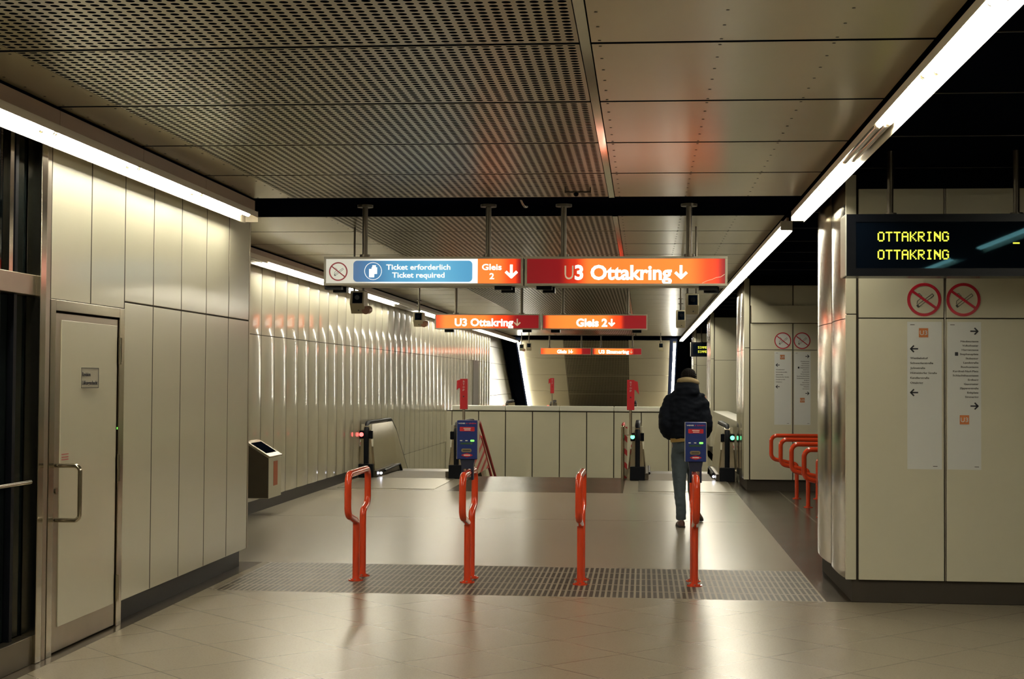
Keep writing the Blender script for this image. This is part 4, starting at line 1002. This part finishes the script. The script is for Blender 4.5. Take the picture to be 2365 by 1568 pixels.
def remesh(o, v, sm=4):
    m_ = o.modifiers.new('remesh', 'REMESH'); m_.mode = 'VOXEL'; m_.voxel_size = v; m_.use_smooth_shade = True
    s_ = o.modifiers.new('smooth', 'SMOOTH'); s_.iterations = sm; s_.factor = 0.6
    dg = bpy.context.evaluated_depsgraph_get(); me = bpy.data.meshes.new_from_object(o.evaluated_get(dg)); o.modifiers.clear(); o.data = me
    for p in me.polygons: p.use_smooth = True
    return o
from mathutils import noise as mnoise
def folds(o, amp, sx, sy, sz):
    me = o.data; nr = [v.normal.copy() for v in me.vertices]
    for v, n_ in zip(me.vertices, nr):
        p = v.co; q = Vector((p.x * sx, p.y * sy, p.z * sz))
        v.co = p + n_ * amp * (mnoise.noise(q) + 0.5 * mnoise.noise(q * 2.1))
    me.update()
HX, HY = 0.522, 17.42
LH, RH = (0.415, 17.43, 0.93), (0.590, 17.43, 0.93)
LK, RK = (0.412, 17.36, 0.50), (0.610, 17.50, 0.50)
LA, RA = (0.437, 17.25, 0.09), (0.640, 17.80, 0.12)
LS, RS = (0.315, 17.42, 1.50), (0.675, 17.42, 1.50)
LE, RE = (0.255, 17.36, 1.19), (0.720, 17.36, 1.19)
LW, RW = (0.300, 17.53, 1.04), (0.690, 17.53, 1.04)
b = B()
b.loft([el(PX, PY, 0.90, .155, .10), el(PX, PY, 1.0, .16, .105), el(PX, PY, 1.15, .145, .10), el(PX, PY, 1.35, .175, .115), el(PX, PY, 1.48, .185, .11), el(PX + .01, PY, 1.55, .10, .08), el(PX + .02, PY, 1.60, .058, .06), el(HX - .005, HY, 1.66, .056, .062)])
b.sphere((HX, HY + 0.01, 1.715), 0.077, 0.098, 0.108)
b.sphere((HX, HY + 0.055, 1.672), 0.055, 0.055, 0.05)
b.cyl((HX, HY + 0.10, 1.715), (HX, HY + 0.125, 1.695), 0.014, 0.018)
for s_ in (-1, 1): b.sphere((HX + s_ * 0.078, HY + 0.005, 1.70), 0.012, 0.020, 0.032)
for a_, e_, w_ in ((LS, LE, LW), (RS, RE, RW)): skin_chain(b, [(*a_, .055), (*e_, .042), (*w_, .028)])
for h_, k_, f_k in ((LH, LK, LA), (RH, RK, RA)):
    skin_chain(b, [(*h_, .085), (*k_, .058), (*f_k, .038)]); b.sphere((f_k[0], f_k[1] + .06, f_k[2] - .03), .038, .10, .035)
# hands held in the jacket pockets: palm, four fingers, thumb
for w_, s_ in ((LW, 1), (RW, -1)):
    c = (w_[0] + .045 * s_, w_[1] + .03, w_[2] - .03); b.sphere(c, .045, .018, .036)
    for k, L in enumerate((.060, .068, .064, .050)):
        z0 = c[2] + .024 - k * .016; skin_chain(b, [(c[0] + .025 * s_, c[1], z0, .0095), (c[0] + (.04 + L * .5) * s_, c[1] + .008, z0 - .006, .0088), (c[0] + (.035 + L * .85) * s_, c[1] - .006, z0 - .016, .0078)], n=8)
    skin_chain(b, [(c[0] - .01 * s_, c[1] - .01, c[2] + .028, .011), (c[0] + .03 * s_, c[1] - .02, c[2] + .045, .010), (c[0] + .055 * s_, c[1] - .015, c[2] + .042, .009)], n=8)
body = b.make('person', 'skin'); remesh(body, 0.008, 2)
tag(body, 'person in a navy hooded jacket and grey-blue jeans walking away behind the validator', 'person')
# jeans
b = B()
b.loft([el(PX + .005, PY, 1.04, .152, .118), el(PX + .005, PY, 0.98, .160, .125), el(PX + .007, PY, 0.90, .165, .130), el(PX + .008, PY, 0.85, .160, .120)])
skin_chain(b, [(LH[0] + .008, LH[1], .95, .095), (LH[0] + .005, LH[1] - .01, .78, .098), (LK[0] + .006, LK[1] + .02, .58, .080), (LK[0] + .014, LK[1] - .03, .40, .068), (LA[0], LA[1] + .01, .20, .058), (LA[0] + .003, LA[1] + .015, .085, .058)])
skin_chain(b, [(RH[0] - .005, RH[1], .95, .095), (RH[0] - .005, RH[1] + .01, .78, .096), (RK[0] - .02, RK[1], .58, .078), (RK[0] - .02, RK[1] + .06, .40, .066), (RA[0] - .03, RA[1] - .08, .24, .056), (RA[0] - .015, RA[1] - .02, .115, .054)])
o = b.make('jeans', 'jeans'); remesh(o, 0.010, 5); folds(o, 0.009, 9, 9, 12); par(o, body)
# jacket: padded, wide, elbows out, hands in pockets
b = B()
b.loft([el(PX + .01, PY, 1.005, .165, .13, tilt=.06), el(PX + .008, PY - .005, 1.05, .195, .155, tilt=.05), el(PX, PY - .01, 1.14, .205, .165), el(PX, PY - .01, 1.27, .215, .168), el(PX, PY - .005, 1.40, .218, .162), el(PX, PY, 1.49, .205, .145), el(PX + .005, PY, 1.55, .165, .12), el(PX + .012, PY, 1.60, .12, .11)])
skin_chain(b, [(PX - .14, PY, 1.505, .072), (LS[0] + .02, LS[1], 1.47, .082), (LS[0] - .045, PY - .02, 1.33, .086), (LE[0] + .005, LE[1], 1.20, .087), (LE[0] + .015, LE[1] + .05, 1.10, .080), (LW[0] + .03, LW[1], 1.045, .062)])
skin_chain(b, [(PX + .14, PY, 1.505, .072), (RS[0] - .02, RS[1], 1.46, .082), (RS[0] + .025, PY - .02, 1.33, .084), (RE[0] - .005, RE[1], 1.20, .085), (RE[0] - .01, RE[1] + .05, 1.10, .078), (RW[0] - .03, RW[1], 1.045, .062)])
# hood lying on the back
b.loft([el(PX + .015, PY - .06, 1.47, .105, .07), el(PX + .02, PY - .085, 1.53, .135, .085), el(PX + .022, PY - .055, 1.60, .145, .11), el(PX + .024, PY - .02, 1.655, .128, .115), el(PX + .026, PY, 1.675, .11, .10)])
o = b.make('jacket', 'coat_'); remesh(o, 0.011, 4); folds(o, 0.016, 7, 7, 13); par(o, body)
# fleece lining of the hood around the neck
b = B(); P = [(HX - .004 + .098 * math.cos(a), HY - .010 + .100 * math.sin(a), 1.672 + 0.024 * math.sin(a + PI) ** 2 * (1 if math.sin(a) < 0 else -0.3) - .008 * math.cos(a)) for a in [2 * PI * k / 32 for k in range(32)]]
b.tube(P, 0.034, n=12, closed=True); b.make('hood_lining', 'hoodf', body, smooth=True)
b = B().loft([el(PX - .012, PY - .005, 0.985, .158, .135, tilt=.11), el(PX - .012, PY - .005, 1.03, .162, .138, tilt=.11)]); b.make('sweater_hem', 'ochre', body, smooth='a')
# hair: cap with short neck line
b = B(); b.sphere((HX, HY - 0.002, 1.742), 0.090, 0.112, 0.092); b.loft([el(HX, HY - .03, 1.665, .070, .066), el(HX, HY - .022, 1.70, .083, .082), el(HX, HY - .012, 1.75, .089, .100)])
o = b.make('hair', 'hair'); remesh(o, 0.007, 2)
for v in o.data.vertices:
    v.co += v.co.normalized() * 0.0 + Vector((math.sin(v.co.z * 260 + v.co.x * 190), math.cos(v.co.x * 240), math.sin(v.co.x * 310 + v.co.y * 200))) * 0.0022
par(o, body)
# shoes
def shoe(x, y, z, rot, pitch_):
    b = B(); R = []
    for yy, w_, h0, h1 in ((-0.085, .030, .0, .055), (-0.07, .038, .0, .085), (-0.02, .040, .0, .095), (.04, .043, .0, .080), (.10, .048, .0, .060), (.15, .046, .0, .050), (.19, .030, .005, .035)):
        R.append([(w_ * math.cos(a), yy, (h0 + h1) / 2 + (h1 - h0) / 2 * math.sin(a)) for a in [2*PI*k/16 for k in range(16)]])
    b.loft(R); s2 = B().loft([[(w_ * 1.05 * sx, yy, zz) for sx, zz in ((-1, 0), (1, 0), (1, .018), (-1, .018))] for yy, w_ in ((-.09, .030), (-.06, .042), (.0, .043), (.08, .050), (.15, .046), (.195, .026))])
    Mx = Matrix.Translation((x, y, z)) @ Matrix.Rotation(rot, 4, 'Z') @ Matrix.Rotation(pitch_, 4, 'X')
    for q in (b, s2): bmesh.ops.transform(q.bm, matrix=Mx, verts=q.bm.verts)
    o = b.make('shoe', 'shoe', body, smooth='a'); s2.make('sole', 'sole', o, bevel=0.004)
shoe(LA[0], LA[1] + 0.02, 0.0, 0.08, 0.0)
shoe(RA[0] + 0.0, RA[1] + 0.02, 0.052, -0.25, -0.27)
